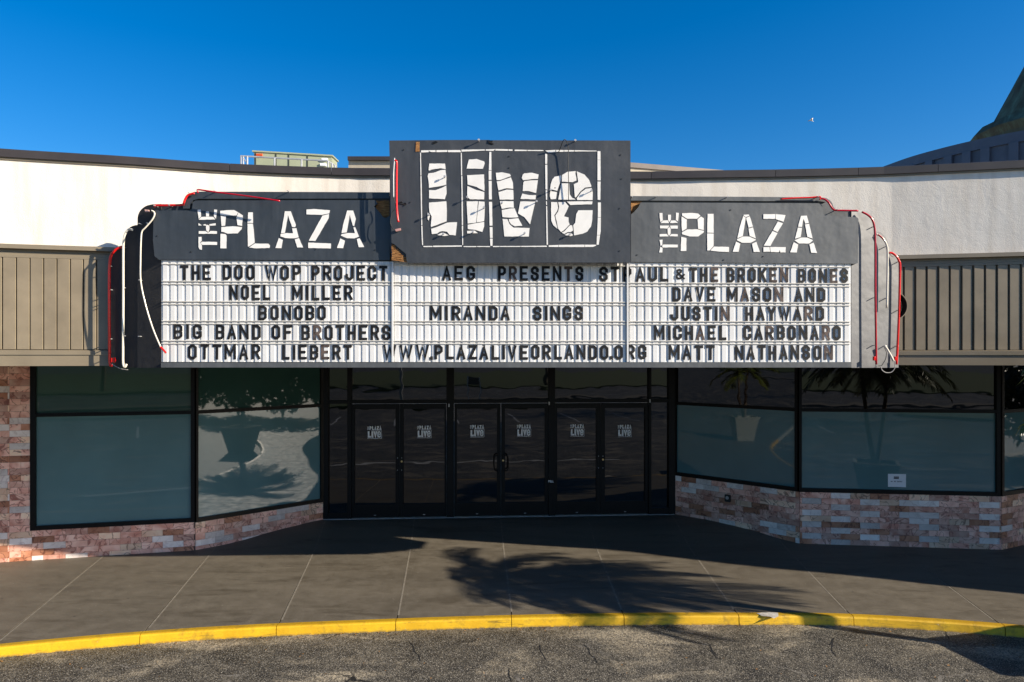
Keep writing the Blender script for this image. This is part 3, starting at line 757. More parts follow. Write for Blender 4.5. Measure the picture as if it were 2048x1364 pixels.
doors = [(703.5, 799.2, 709, 791), (799.8, 892.5, 807, 889), (908.5, 1001.7, 914, 994), (1002.3, 1096.5, 1010, 1090), (1110.5, 1201.2, 1114.5, 1193), (1201.8, 1296.5, 1210, 1290)]
decal_c = [(748, 866), (848, 865), (954, 863.5), (1048, 862.5), (1155, 862), (1250, 863)]
def P3(s, d, z): return (A3.x+u3.x*s+n3.x*d, A3.y+u3.y*s+n3.y*d, z)
def decal(parent, cx, cy):
    s0 = e_s(cx); zc = zat(cy, cx); sc = 28*13.05/F/28.0          # metres per photo pixel
    bm = bmesh.new()
    def T(x, y, off): return P3(s0+(x)*sc, -0.0415+off, zc+(y)*sc)
    def word(txt, x0, x1, y0, y1, t, rot=False):
        ws = [GW.get(c, 1.0) for c in txt]; gap = 0.28; tot = sum(ws)+gap*(len(txt)-1); un = (x1-x0)/tot; x = x0
        for c, wd in zip(txt, ws):
            for pts, cl in GLYPH[c]:
                h = t/2
                q = [((x+h+(wd*un-t)*px), (y0+h+(y1-y0-t)*py)) for px, py in pts]
                if rot: q = [(-b_+0, a_) for a_, b_ in q]
                strokes_prism(bm, [(q, bool(cl))], t, T, 0.0012)
            x += (wd+gap)*un
    word('PLAZA', -9.5, 14, 5.5, 13, 1.9)
    word('THE', 5.6, 12.4, 10.6, 13.6, 0.7, rot=True)
    # Live: heavy letters in a ruled box
    for txt, x0, x1, y1, t in (('L', -12.8, -6.5, 3.2, 3.3), ('i', -5.6, -2.5, 3.6, 2.9), ('v', -1.2, 5.4, 3.2, 3.0), ('e', 6.3, 12.9, 3.2, 2.3)):
        for pts, cl in GLYPH[txt]:
            h = t/2; q = [(x0+h+(x1-x0-t)*px, -9.6+h+(y1+9.6-t)*py*(1.0 if txt in 'Li' else 1.38)) for px, py in pts]
            strokes_prism(bm, [(q, bool(cl))], t, T, 0.0012)
    for pts in ([(-6.0, 4.3), (13.6, 4.3), (14.2, 3.6), (14.2, -10.6), (13.6, -11.2), (-13.4, -11.2)], [(-2.0, 4.0), (-2.0, -11)], [(5.9, 4.0), (5.9, -11)]):
        strokes_prism(bm, [(pts, False)], 0.5, T, 0.001)
    obj('decal', bm, M['decal'], parent)
for i, (a, b, g0, g1) in enumerate(doors):
    bm = bmesh.new(); sa, sb, ga, gb = e_s(a), e_s(b), e_s(g0), e_s(g1)
    zt, gt, gb_, zb = zat(806.8), zat(817), ZD0+0.255, ZD0+0.012
    obox(bm, A3, u3, n3, sa, ga, -0.06, 0.0, zb, zt); obox(bm, A3, u3, n3, gb, sb, -0.06, 0.0, zb, zt)
    obox(bm, A3, u3, n3, ga+0.0005, gb-0.0005, -0.06, -0.002, gt, zt); obox(bm, A3, u3, n3, ga+0.0005, gb-0.0005, -0.06, -0.002, zb, gb_)
    d = obj('door', bm, M['frame'], bld)
    bm = bmesh.new(); obox(bm, A3, u3, n3, ga-0.003, gb+0.003, -0.05, -0.042, gb_-0.004, gt+0.004); obj('pane', bm, M['glass'], d)
    decal(d, *decal_c[i])
    # lock cylinder, bolts, pulls
    if i % 2 == 1:
        s = (e_s(b if False else a)+ga)/2
        bm = bmesh.new(); tube(bm, [P3(s, 0.0, zat(921)), P3(s, 0.012, zat(921))], 0.018, 12); obj('lock', bm, M['brass'], d)
    si = (gb+sb)/2 if i % 2 == 0 else (sa+ga)/2
    if i in (2, 3):
        o = -0.085 if i == 2 else 0.085
        bm = bmesh.new()
        tube(bm, smooth_path([P3(si+o*0.3, 0.0, zat(909)), P3(si+o*0.3, 0.06, zat(909)), P3(si+o, 0.07, zat(913)), P3(si+o, 0.07, zat(937)), P3(si+o*0.3, 0.06, zat(941)), P3(si+o*0.3, 0.0, zat(941))], 4), 0.011, 8)
        obj('handle', bm, M['frame'], d, True)
    else:
        for yy in (914, 938):
            bm = bmesh.new(); tube(bm, [P3(si, 0.0, zat(yy)), P3(si, 0.006, zat(yy))], 0.007, 8); obj('bolt', bm, M['steel'], d)
    bm = bmesh.new(); s = (ga+gb)/2; obox(bm, A3, u3, n3, s-0.02, s+0.02, 0, 0.004, ZD0+0.05, ZD0+0.06); obj('floor_bolt', bm, M['steel'], d)
for px, py in ((898, 810), (1098, 807), (1299, 803)):
    bm = bmesh.new(); s = e_s(px); obox(bm, A3, u3, n3, s-0.012, s+0.012, 0.03, 0.036, zat(py)-0.03, zat(py)+0.03); obj('sensor', bm, M['steel'], bld)
bm = bmesh.new(); s = e_s(1101)
def Tp(x, y, off): return P3(s+x*0.0095, 0.031+off, zat(963)+y*0.0095)
for k, ch in enumerate("PULL"):
    for pts, cl in GLYPH[ch]: strokes_prism(bm, [([(-5+k*2.9+0.4+1.4*px, -2+3.6*py) for px, py in pts], bool(cl))], 0.7, Tp, 0.001)
obj('decal', bm, M['decal'], bld)

# window details
A5, u5, n5, L5 = seg(PL[5], PL[6])
pap = thing('paper_notice', 'white paper notice taped inside lower edge of the right shop window', 'notice', (A5.x+u5.x*s_at(PL[5], PL[6], 1795), A5.y+u5.y*s_at(PL[5], PL[6], 1795), 0.95))
s0, s1 = s_at(PL[5], PL[6], 1777), s_at(PL[5], PL[6], 1813); Yp = A5.y+u5.y*s0
z1_, z0_ = HC-(948-HY)*Yp/F, HC-(974-HY)*Yp/F
bm = bmesh.new(); obox(bm, A5, u5, n5, s0, s1, -0.021, -0.0195, z0_, z1_); obj('sheet', bm, M['paper'], pap)
bm = bmesh.new(); cS = (s0+s1)/2-0.01
for a, b in ((0.62, 0.70), (0.72, 0.80)): obox(bm, A5, u5, n5, cS-0.04, cS+0.04, -0.0194, -0.0188, z0_+(z1_-z0_)*a, z0_+(z1_-z0_)*b)
def Tn(x, y, off): return (A5.x+u5.x*(cS+x)+n5.x*(-0.0194+off), A5.y+u5.y*(cS+x)+n5.y*(-0.0194+off), z0_+(z1_-z0_)*0.38+y)
xk = -0.085
for ch in "NO RE-ENTRY":
    if ch != ' ':
        for pts, cl in GLYPH[ch]: strokes_prism(bm, [([(xk+0.010*px*GW.get(ch, 1), 0.016*py) for px, py in pts], bool(cl))], 0.0035, Tn, 0.0005)
    xk += 0.0165
obj('print', bm, M['ink'], pap)
A4, u4, n4, L4 = seg(PL[4], PL[5]); s = s_at(PL[4], PL[5], 1457); Yb = A4.y+u4.y*s; zc = HC-(996-HY)*Yb/F
bx = thing('door_control_box', 'small black push-button box mounted on pink marble tiles right of the doors', 'wall box', (A4.x+u4.x*s, A4.y+u4.y*s, zc))
bm = bmesh.new(); obox(bm, A4, u4, n4, s-0.055, s+0.055, 0.015, 0.05, zc-0.065, zc+0.065); bmesh.ops.bevel(bm, geom=bm.edges[:], offset=0.008, segments=2, affect='EDGES'); obj('housing', bm, M['cable'], bx)
bm = bmesh.new(); q = A4+u4*s; tube(bm, [(q.x+n4.x*0.05, q.y+n4.y*0.05, zc+0.01), (q.x+n4.x*0.056, q.y+n4.y*0.056, zc+0.01)], 0.03, 14); obj('button', bm, M['steel'], bx)

# ================================================================= MARQUEE SIGN
mqs = thing('marquee_sign', 'long grey theatre marquee with white letter board, torn corners and broken neon tubes', 'marquee', (0, 8.2, 2.97))
# body behind the face, following the stepped outline
def pl(pts, off, back):
    return [mq(x, y, off) for x, y in pts], [(mq(x, y, off)[0], back, mq(x, y, off)[2]) for x, y in pts]
def arc(cx, cy, rx, ry, a0, a1, n=7): return [(cx+rx*math.cos(R(a0+(a1-a0)*i/n)), cy-ry*math.sin(R(a0+(a1-a0)*i/n))) for i in range(n+1)]
def plate(bm, pts, off, th, mi=0, f=mq):
    front = [f(x, y, off) for x, y in pts]; back = [(p[0], p[1]+th, p[2]) for p in front]; prism(bm, front, back, mi)
# left and right upper housings
bm = bmesh.new()
ol = [(322, 735), (322, 408)] + [(365, 408)] + arc(395, 408, 28, 25, 180, 90, 6) + [(779, 384.5), (779, 735)]
plate(bm, ol, -0.045, 0.10); obj('housing', bm, M['sign_left'], mqs)
bm = bmesh.new()
orr = [(1261, 735), (1261, 392)] + [(1640, 394.5)] + arc(1645, 417, 22, 22, 90, 10, 6) + [(1672, 420), (1703, 421), (1703, 735)]
plate(bm, orr, -0.045, 0.10); obj('housing', bm, M['sign_right'], mqs)
bm = bmesh.new(); plate(bm, [(779.3, 735), (779.3, 392), (1260.7, 392), (1260.7, 735)], -0.046, 0.10); obj('housing', bm, M['wood'], mqs)
bm = bmesh.new(); plate(bm, [(345, 732), (345, 524), (1735, 524), (1735, 732)], -0.16, 0.62); obj('support_frame', bm, M['cap_left'], mqs)
# stepped end fins, each face swept back
def fin(inner, outer, top_pts, y_in, tilt, m, side, back_y=9.15):
    """top_pts: (px, py) outline from inner bottom up and over to outer bottom; face recedes from inner to outer"""
    bm = bmesh.new(); pin = inner; front = []
    for px, py in top_pts:
        k = (px-CX)/F; kin = (pin-CX)/F; Xin = kin*y_in
        # plane: Y = y_in + tilt*|X - Xin|
        sg = -1 if side < 0 else 1
        X = (k*(y_in - tilt*sg*Xin))/(1 - tilt*sg*k) ; Y = y_in + tilt*sg*(X-Xin)
        front.append((X, Y, HC-(py-HY)*Y/F))
    back = [(p[0], back_y, p[2]) for p in front]
    prism(bm, front, back); return obj('end_fin', bm, m, mqs)
T = 0.30
yl = mq(322, 600)[1]
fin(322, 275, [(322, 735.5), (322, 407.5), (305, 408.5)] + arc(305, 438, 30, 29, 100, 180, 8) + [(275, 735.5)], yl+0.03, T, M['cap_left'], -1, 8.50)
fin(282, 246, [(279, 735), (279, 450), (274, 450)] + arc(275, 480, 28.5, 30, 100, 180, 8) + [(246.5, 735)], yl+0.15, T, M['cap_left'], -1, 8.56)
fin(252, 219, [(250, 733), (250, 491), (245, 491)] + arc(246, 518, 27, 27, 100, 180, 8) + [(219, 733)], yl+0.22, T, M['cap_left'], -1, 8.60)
yr = mq(1703, 600)[1]
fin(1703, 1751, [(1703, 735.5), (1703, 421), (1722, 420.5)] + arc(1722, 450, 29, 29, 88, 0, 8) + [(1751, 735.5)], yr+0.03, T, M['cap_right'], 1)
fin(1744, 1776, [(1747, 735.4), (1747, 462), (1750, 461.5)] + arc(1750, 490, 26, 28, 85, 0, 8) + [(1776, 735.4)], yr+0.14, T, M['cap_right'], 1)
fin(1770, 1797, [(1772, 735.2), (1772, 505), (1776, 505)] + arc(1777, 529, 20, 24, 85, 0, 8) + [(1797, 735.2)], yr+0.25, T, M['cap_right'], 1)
bm = bmesh.new(); plate(bm, [(366, 417), (366, 409)] + arc(395, 408, 27, 24, 178, 90, 6) + [(779, 385), (779, 397), (398, 397.5), (386, 400), (380, 409), (379, 417)], -0.012, 0.04); obj('top_lip', bm, M['sign_left'], mqs)
bm = bmesh.new(); plate(bm, [(1262, 392.5), (1640, 395), (1652, 401), (1652, 404), (1640, 402.5), (1262, 401)], -0.012, 0.04); obj('top_lip', bm, M['sign_right'], mqs)
# name panels, standing proud, with torn corners
bm = bmesh.new()
plate(bm, [(318, 519.5), (309, 512), (306, 480), (307, 424), (311, 420.5), (381, 421), (384, 417), (386, 404), (391, 401), (750, 400), (755, 407), (748, 413), (757, 422), (766, 434), (772, 436), (779.5, 431), (779.5, 520.5)], 0.0, 0.044)
pl_left = obj('name_panel', bm, M['sign_left'], mqs)
bm = bmesh.new()
plate(bm, [(1262, 524), (1262, 429), (1268, 424), (1277, 414), (1281, 405), (1639, 406.5), (1644, 410), (1647, 428), (1651, 431.5), (1714, 434.5), (1717, 438), (1716, 526), (1712, 527.5)], 0.0, 0.044)
pl_right = obj('name_panel', bm, M['sign_right'], mqs)
bm = bmesh.new(); plate(bm, [(748, 401), (779, 401), (779, 440), (768, 438), (754, 422)], -0.035, 0.008); obj('exposed_wood', bm, M['wood'], mqs)
bm = bmesh.new(); plate(bm, [(1262, 403), (1284, 403), (1270, 430), (1262, 432)], -0.035, 0.008); obj('exposed_wood', bm, M['wood'], mqs)
# centre box
bm = bmesh.new()
cb = [(815, 525.5), (813, 520), (812, 508), (800, 498), (788, 488), (783, 486), (778.4, 281), (880, 280), (979, 279.7), (982, 284), (986, 280.4), (1261, 281), (1261.2, 525)]
plate(bm, cb, 0.0, 0.02, f=bxp)
live = obj('centre_panel', bm, M['sign_box'], mqs)
bm = bmesh.new(); plate(bm, [(779.5, 487), (783.5, 521), (1260.5, 524.5), (1260.5, 282), (779.5, 282)], -0.03, 0.12, f=bxp); obj('box_body', bm, M['sign_box'], mqs)
bm = bmesh.new()
for k in range(9):
    y0 = 488+k*3.6; xa = 783+random.uniform(0, 1.5); xb = 788+k*3.8+random.uniform(-1, 3)
    plate(bm, [(xa, y0), (min(xb, 815), y0+2+k*0.4), (min(xb, 815), y0+4.4+k*0.4), (xa, y0+3.2)], -0.012-0.004*random.random(), 0.016, f=bxp)
obj('splintered_wood', bm, M['wood'], mqs)
bm = bmesh.new(); plate(bm, [(832, 284), (839, 284), (839, 303), (831, 303)], 0.006, 0.005, f=bxp); obj('splintered_wood', bm, M['wood'], mqs)
# bottom and side trims
bm = bmesh.new(); plate(bm, [(322, 735), (322, 725), (1703, 724), (1703, 735)], 0.012, 0.056); obj('bottom_trim', bm, M['sign_right'], mqs)
for x in (785, 1255.5):
    bm = bmesh.new(); plate(bm, [(x-1.6, 723.8), (x-1.6, 523), (x+1.6, 523), (x+1.6, 723.8)], 0.0, 0.03); obj('panel_joint', bm, M['panel'], mqs)
# ribbed letter panels
secs = [(323, 783.2, 30), (786.8, 1253.6, 31), (1257.4, 1702, 29)]
LV = [(520.5, 527.0), (565.0, 570.0), (605.5, 608.0), (644.5, 646.0), (684.0, 685.0), (724.0, 724.5)]
def lv(k, px): return LV[k][0]+(LV[k][1]-LV[k][0])*(px-322)/1381
for r in range(5):
    for xa, xb, n in secs:
        bm = bmesh.new(); pitch = (xb-xa)/n; prof = []
        for k in range(n):
            x = xa+pitch*k
            prof += [(x, 0.0), (x+pitch*0.14, 0.0), (x+pitch*0.19, 0.0085), (x+pitch*0.76, 0.0085), (x+pitch*0.81, 0.0)]
        prof.append((xb, 0.0))
        tp = [bm.verts.new(mq(x, lv(r, x)+0.3, d-0.03)) for x, d in prof]; bt = [bm.verts.new(mq(x, lv(r+1, x)-0.3, d-0.03)) for x, d in prof]
        for i in range(len(prof)-1): bm.faces.new((tp[i], tp[i+1], bt[i+1], bt[i]))
        o = obj('letter_panel', bm, M['panel'], mqs)
        # clear rails that hold the letters
        bm = bmesh.new()
        for dy in ((-3.6, 2.2) if r else (6.4,)):
            plate(bm, [(xa, lv(r, xa)+dy+1.3), (xa, lv(r, xa)+dy), (xb, lv(r, xb)+dy), (xb, lv(r, xb)+dy+1.3)], -0.010, 0.013)
        obj('letter_track', bm, M['track'], mqs)
# changeable letters: text, x0, x1, y top, y bottom
words = [("THE",360,422,530,560),("DOO",445,509,530,560),("WOP",530.5,602,530.5,560.5),("PROJECT",623,775,531,561),
 ("AEG",885,950,532,561),("PRESENTS",996,1167,532.5,562),("STP",1198,1263,533.5,563),("AUL",1272,1337,534,563),("THE",1379,1437,535,564),("BROKEN",1453,1577,535.5,565),("BONES",1596,1696,537,566),
 ("NOEL",459,540,570,600),("MILLER",584,705,571,600.5),("DAVE",1345,1431,574,603),("MASON",1454,1567,574.5,603.5),("AND",1589,1651,575.5,604),
 ("BONOBO",517,652,611,640.5),("MIRANDA",860,1020,611.5,641),("SINGS",1066,1166,612,641),("JUSTIN",1341,1459,612.5,641.5),("HAYWARD",1490,1648.5,613,641.5),
 ("BIG",347,404,648.5,678),("BAND",431,521.5,649,679),("OF",543.5,584,650,679),("BROTHERS",602.5,781,650,680.5),("MICHAEL",1308,1453,651,680),("CARBONARO",1487,1682,651,680),
 ("OTTMAR",376,521,688.5,719),("LIEBERT",564,704,689.5,719),("WWW",766.5,858,689.5,719),(".",859,866,689.5,719),("PLAZALIVEORLANDO",869,1217,690,719),(".",1219,1226,690,719),("ORG",1229,1293,690,719),("MATT",1337,1429.5,690,719.5),("NATHANSON",1470,1666,690.5,719.5)]
faded_at = {("PRESENTS",1),("PRESENTS",6),("THE",2),("BROKEN",4),("BROKEN",5),("BONES",3),("MASON",4),("JUSTIN",5),("HAYWARD",5),("MICHAEL",4),("CARBONARO",2),("CARBONARO",7),("BROTHERS",1),("LIEBERT",4),("NATHANSON",8),("MASON",1)}
for txt, x0, x1, y0, y1 in words:
    ws = [GW.get(c, 1.0) for c in txt]; tot = sum(ws) + 0.36*(len(txt)-1); un = (x1-x0)/tot; x = x0
    for i, (c, wd) in enumerate(zip(txt, ws)):
        t = 4.7 if c in 'MNW' else (5.1 if c in 'AKVBRE' else 5.5); h = t/2; wpx = wd*un; jx = random.uniform(-0.4, 0.4); jy = random.uniform(-0.5, 0.5); rot = random.uniform(-0.012, 0.012)
        bm = bmesh.new()
        def Tm(a, b_, off): return mq(a, b_, -0.004+off)
        cxm, cym = x+wpx/2, (y0+y1)/2
        for si, (pts, cl) in enumerate(GLYPH[c]):
            vt = 6.2 if c in '.' else t
            q = []
            for px, py in pts:
                X = x+h+(wpx-t)*px+jx; Yy = y1-h-(y1-y0-t)*py+jy
                if c in 'AVWY' and py in (1, 0): pass
                X, Yy = cxm+(X-cxm)-rot*(Yy-cym), cym+(Yy-cym)+rot*(X-cxm)
                q.append((X, Yy))
            strokes_prism(bm, [(q, bool(cl))], vt, lambda a, b_, off, k=si: mq(a, b_, (-0.0185 if off == 0 else -0.0155+0.0004*k)), 0.001)
        fd = ((txt, i) in faded_at) and not (txt == "THE" and x0 < 1000)
        o = obj('marquee_letter', bm, M['faded'] if fd else M['black'], mqs)
        if fd: o['label'] = 'sun-faded brown letter ' + c
        x += (wd+0.36)*un
bm = bmesh.new()
strokes_prism(bm, [([(1353+15*px, 557-18*py) for px, py in GLYPH['&'][0][0]], False)], 3.6, lambda a, b_, off: mq(a, b_, -0.0185 if off == 0 else -0.0155), 0.001)
obj('marquee_letter', bm, M['black'], mqs)

# cracked vinyl lettering
def tr(Z, pts):
    ox, oy, s = Z; return [(ox+x/s, oy+y/s) for x, y in pts]
Z1=(770,270,8.525); Z2=(770,380,8.525); Z3=(1000,270,7.578); Z4=(980,370,7.578); Z5=(380,400,9.743); Z6=(540,400,9.743); Z7=(1300,410,9.743); Z8=(1450,410,9.743)
def rough_edge(pts, amp=0.28, step=5.0):
    out = []
    for i in range(len(pts)):
        a = Vector(pts[i]); b = Vector(pts[(i+1) % len(pts)]); d = (b-a); n = max(1, int(d.length/step)); out.append(a)
        for k in range(1, n):
            nn = Vector((-d.y, d.x)).normalized(); out.append(a+d*k/n+nn*random.uniform(-amp, amp))
    return [(p.x, p.y) for p in out]
def piece(name, pts, f, parent, off=0.005, amp=0.28):
    bm = bmesh.new(); curl = random.uniform(0, 0.0015)
    q = rough_edge(pts, amp); front = [f(x, y, off+curl) for x, y in q]; back = [f(x, y, 0.0008) for x, y in q]
    prism(bm, front, back); return obj(name, bm, M['vinyl'], parent)
def letter(shards, f, label):
    first = None
    for Z, pts in shards:
        q = tr(Z, pts)
        if first is None:
            first = piece('sign_letter', q, f, mqs); first['label'] = label
        else: piece('letter_piece', q, f, first)
S = [
 ("cracked white letter L of the centre sign", [
  (Z1,[(755,487),(1022,487),(1033,582),(950,566),(860,578),(800,588),(760,606),(742,600)]),
  (Z1,[(740,655),(825,645),(950,600),(1030,592),(1045,700),(1045,848),(985,862),(880,882),(750,902),(742,780),(727,700)]),
  (Z1,[(750,938),(860,940),(960,905),(1045,860),(1050,1000),(1020,1095),(750,1080)]),
  (Z2,[(750,215),(1045,192),(1055,350),(1050,535),(785,632),(782,600),(795,450),(760,380),(750,300)]),
  (Z2,[(727,382),(748,405),(765,450),(742,522),(728,500)]),
  (Z2,[(787,662),(900,625),(1060,557),(1228,548),(1205,775),(1100,765),(1060,712),(980,700),(930,712),(890,742),(800,752)]),
  (Z2,[(890,768),(960,730),(1010,735),(1085,772),(1010,785)])]),
 ("cracked white letter i of the centre sign", [
  (Z1,[(1400,685),(1690,672),(1695,955),(1560,885),(1408,842)]),
  (Z1,[(1430,418),(1560,408),(1690,450),(1700,480),(1668,575),(1392,572)]),
  (Z1,[(1405,868),(1560,938),(1692,972),(1690,1098),(1450,1095),(1400,1055)]),
  (Z2,[(1393,195),(1588,192),(1558,500),(1556,556),(1410,572),(1400,400)]),
  (Z2,[(1600,192),(1697,200),(1700,330),(1690,530),(1568,552),(1564,510)]),
  (Z2,[(1410,592),(1690,544),(1690,620),(1660,715),(1540,680),(1412,665)]),
  (Z2,[(1400,697),(1530,692),(1580,735),(1400,740)])]),
 ("cracked white letter v of the centre sign", [
  (Z3,[(-63,573),(30,565),(150,590),(165,624),(0,682),(-51,684)]),
  (Z3,[(-49,702),(0,697),(165,642),(195,720),(200,815),(100,806),(-23,840)]),
  (Z3,[(-22,864),(100,828),(200,832),(205,978),(-5,978)]),
  (Z4,[(150,245),(355,245),(362,345),(290,340),(180,362),(160,300)]),
  (Z4,[(178,380),(290,358),(375,354),(405,430),(430,488),(300,494),(190,486)]),
  (Z4,[(190,514),(264,518),(296,592),(358,646),(600,652),(588,780),(218,780)]),
  (Z4,[(284,518),(430,504),(490,618),(375,626),(322,596),(294,558)]),
  (Z3,[(345,600),(370,580),(490,572),(585,598),(575,665),(480,668),(350,685),(330,650)]),
  (Z3,[(370,698),(480,686),(574,684),(548,880),(440,850),(345,850),(355,720)]),
  (Z3,[(338,888),(440,910),(546,910),(538,976),(310,968)]),
  (Z4,[(460,250),(688,250),(608,598),(560,536),(520,486),(425,430)])]),
 ("cracked white letter e of the centre sign", [
  (Z3,[(830,632),(926,614),(930,660),(876,818),(868,846),(760,818),(770,740),(795,670)]),
  (Z3,[(760,850),(862,864),(848,970),(770,975),(755,920)]),
  (Z3,[(942,606),(1020,557),(1148,546),(1142,590),(1156,640),(1160,688),(1098,714),(938,707)]),
  (Z3,[(930,733),(1048,733),(1058,900),(1092,952),(1128,966),(1146,980),(884,978),(907,850)]),
  (Z3,[(1162,549),(1280,600),(1350,680),(1385,770),(1380,787),(1288,797),(1216,856),(1150,945),(1135,943),(1125,800),(1118,746),(1184,715),(1170,600)]),
  (Z3,[(1234,864),(1300,814),(1390,804),(1405,870),(1402,985),(1170,985),(1164,960)]),
  (Z3,[(1014,1006),(1402,1006),(1395,1050),(1200,1055),(1068,1062)]),
  (Z4,[(925,257),(1018,260),(1032,345),(1016,398),(974,458),(1022,664),(960,610),(930,540)]),
  (Z4,[(1034,260),(1140,258),(1192,322),(1122,475),(1190,492),(1192,560),(1208,598),(1120,686),(1078,713),(1034,663),(990,462),(1032,402),(1048,335)]),
  (Z4,[(1087,722),(1127,702),(1216,608),(1246,613),(1258,690),(1220,712),(1180,712),(1125,742)]),
  (Z4,[(1262,610),(1292,570),(1307,440),(1340,385),(1555,382),(1550,520),(1530,630),(1475,705),(1400,740),(1275,763),(1270,700)]),
  (Z4,[(1132,757),(1180,728),(1230,733),(1263,760),(1220,775)])]),
]
for lab, sh in S: letter(sh, bxp, lab)
SP = [
 ("peeling white sideways letter T", [(Z5,[(165,720),(225,718),(228,798),(196,825),(232,882),(232,972),(185,960),(165,915)]),(Z5,[(204,835),(240,812),(528,818),(528,875),(242,875)])]),
 ("peeling white sideways letter H", [(Z5,[(170,605),(300,605),(352,640),(398,603),(525,608),(525,658),(170,658)]),(Z5,[(312,490),(340,482),(378,500),(380,570),(358,630),(315,590)]),(Z5,[(165,450),(232,495),(165,497)]),(Z5,[(372,472),(500,452),(500,495),(384,502)]),(Z5,[(244,490),(290,467),(318,480),(306,502)])]),
 ("peeling white sideways letter E", [(Z5,[(220,330),(312,326),(372,326),(455,328),(492,380),(168,386)]),(Z5,[(145,190),(208,185),(215,322),(168,372)]),(Z5,[(310,225),(370,222),(370,321),(312,321)]),(Z5,[(470,185),(530,190),(505,366),(466,320)])]),
 ("peeling white letter P", [(Z5,[(588,210),(720,198),(860,195),(938,240),(908,300),(700,302),(590,288)]),(Z5,[(945,242),(1030,300),(1015,506),(925,488),(905,340),(920,302)]),(Z5,[(598,305),(700,318),(685,500),(615,508)]),(Z5,[(610,527),(830,512),(1015,529),(1005,570),(930,650),(730,655),(650,622),(610,620)]),(Z5,[(595,657),(690,664),(712,692),(710,942),(590,940)])]),
 ("peeling white letter L", [(Z5,[(1120,460),(1225,462),(1245,620),(1260,832),(1145,908),(1128,905)]),(Z5,[(1135,240),(1225,240),(1228,450),(1120,446)]),(Z5,[(1152,927),(1267,846),(1530,852),(1560,890),(1550,935),(1300,942)])]),
 ("peeling white letter A", [(Z6,[(290,218),(405,218),(505,490),(490,528),(430,526),(350,292),(290,640),(215,650),(250,440)]),(Z6,[(205,662),(330,644),(450,647),(430,552),(515,549),(560,728),(480,746),(300,741),(205,712)]),(Z6,[(170,740),(250,777),(225,938),(105,935)]),(Z6,[(482,768),(565,742),(645,925),(530,925)])]),
 ("peeling white letter Z", [(Z6,[(1022,304),(1150,274),(1145,350),(885,798),(755,793)]),(Z6,[(710,185),(850,175),(1170,200),(1155,260),(1010,290),(710,280)]),(Z6,[(745,828),(1188,847),(1185,945),(745,935)])]),
 ("peeling white letter A, its foot in shadow", [(Z6,[(1503,205),(1620,205),(1672,370),(1640,511),(1615,498),(1555,288),(1495,632),(1395,645),(1420,500)]),(Z6,[(1380,692),(1400,663),(1520,643),(1655,647),(1625,534),(1660,529),(1735,713),(1640,748),(1500,743)]),(Z6,[(1370,748),(1460,792),(1425,940),(1305,935)]),(Z6,[(1692,762),(1745,744),(1835,915),(1730,920)])]),
 ("neat white sideways letter E", [(Z7,[(205,352),(257,301),(348,298),(373,352)]),(Z7,[(185,155),(243,155),(250,298),(205,336),(190,250)]),(Z7,[(350,190),(408,190),(405,288),(378,333),(352,288)]),(Z7,[(505,148),(562,155),(545,322),(503,288)]),(Z7,[(387,352),(412,301),(495,301),(545,350)])]),
 ("neat white sideways letter H", [(Z7,[(195,400),(378,402),(338,460),(195,455)]),(Z7,[(392,402),(542,402),(540,462),(407,462)]),(Z7,[(342,465),(380,422),(403,470),(400,560),(370,602),(347,560)]),(Z7,[(188,568),(330,564),(363,612),(188,615)]),(Z7,[(377,610),(412,567),(540,568),(540,612)])]),
 ("neat white sideways letter T", [(Z7,[(234,800),(257,770),(542,772),(540,825),(252,828)]),(Z7,[(185,680),(245,675),(240,778),(205,796)]),(Z7,[(200,815),(245,833),(240,925),(178,925)])]),
 ("neat white letter P", [(Z7,[(625,160),(830,155),(940,168),(983,210),(913,268),(727,268),(625,203)]),(Z7,[(615,221),(716,283),(713,458),(625,512),(615,380)]),(Z7,[(993,224),(1050,260),(1048,487),(937,463),(927,278)]),(Z7,[(625,531),(722,478),(925,473),(1048,503),(1050,530),(940,612),(770,612),(625,568)]),(Z7,[(608,620),(710,643),(708,895),(598,895)])]),
 ("neat white letter L", [(Z7,[(1122,172),(1238,172),(1240,542),(1115,538)]),(Z7,[(1115,555),(1240,557),(1238,798),(1163,886),(1115,885)]),(Z7,[(1178,888),(1247,811),(1540,818),(1538,915),(1400,910)])]),
 ("neat white letter A beside the letter L", [(Z8,[(355,212),(403,247),(348,602),(242,646),(290,420)]),(Z8,[(365,190),(465,185),(476,207),(408,237),(360,205)]),(Z8,[(412,253),(480,219),(545,418),(460,442)]),(Z8,[(460,460),(545,436),(600,651),(482,603)]),(Z8,[(235,667),(347,615),(480,618),(598,668),(598,685),(500,735),(330,735),(235,687)]),(Z8,[(215,714),(298,753),(265,912),(150,910)]),(Z8,[(527,755),(613,716),(680,915),(560,915)])]),
 ("neat white letter Z", [(Z8,[(748,178),(983,178),(978,268),(748,268)]),(Z8,[(992,178),(1180,198),(1140,327),(987,273)]),(Z8,[(1030,324),(1130,358),(1025,527),(937,488)]),(Z8,[(925,506),(1023,548),(885,797),(755,793)]),(Z8,[(750,822),(866,818),(883,910),(750,912)]),(Z8,[(877,818),(1185,820),(1180,925),(1080,925),(1065,870),(1055,918),(893,915)])]),
 ("neat white letter A at the end of the word", [(Z8,[(1480,212),(1595,208),(1635,347),(1565,362),(1530,270),(1500,428),(1425,422)]),(Z8,[(1420,441),(1500,445),(1475,622),(1365,656)]),(Z8,[(1560,378),(1640,366),(1705,652),(1605,618)]),(Z8,[(1355,687),(1480,635),(1605,635),(1715,687),(1640,750),(1440,750)]),(Z8,[(1340,725),(1425,768),(1400,925),(1268,922)]),(Z8,[(1645,768),(1725,733),(1795,935),(1680,930)])]),
]
for lab, sh in SP: letter(sh, mq, lab)
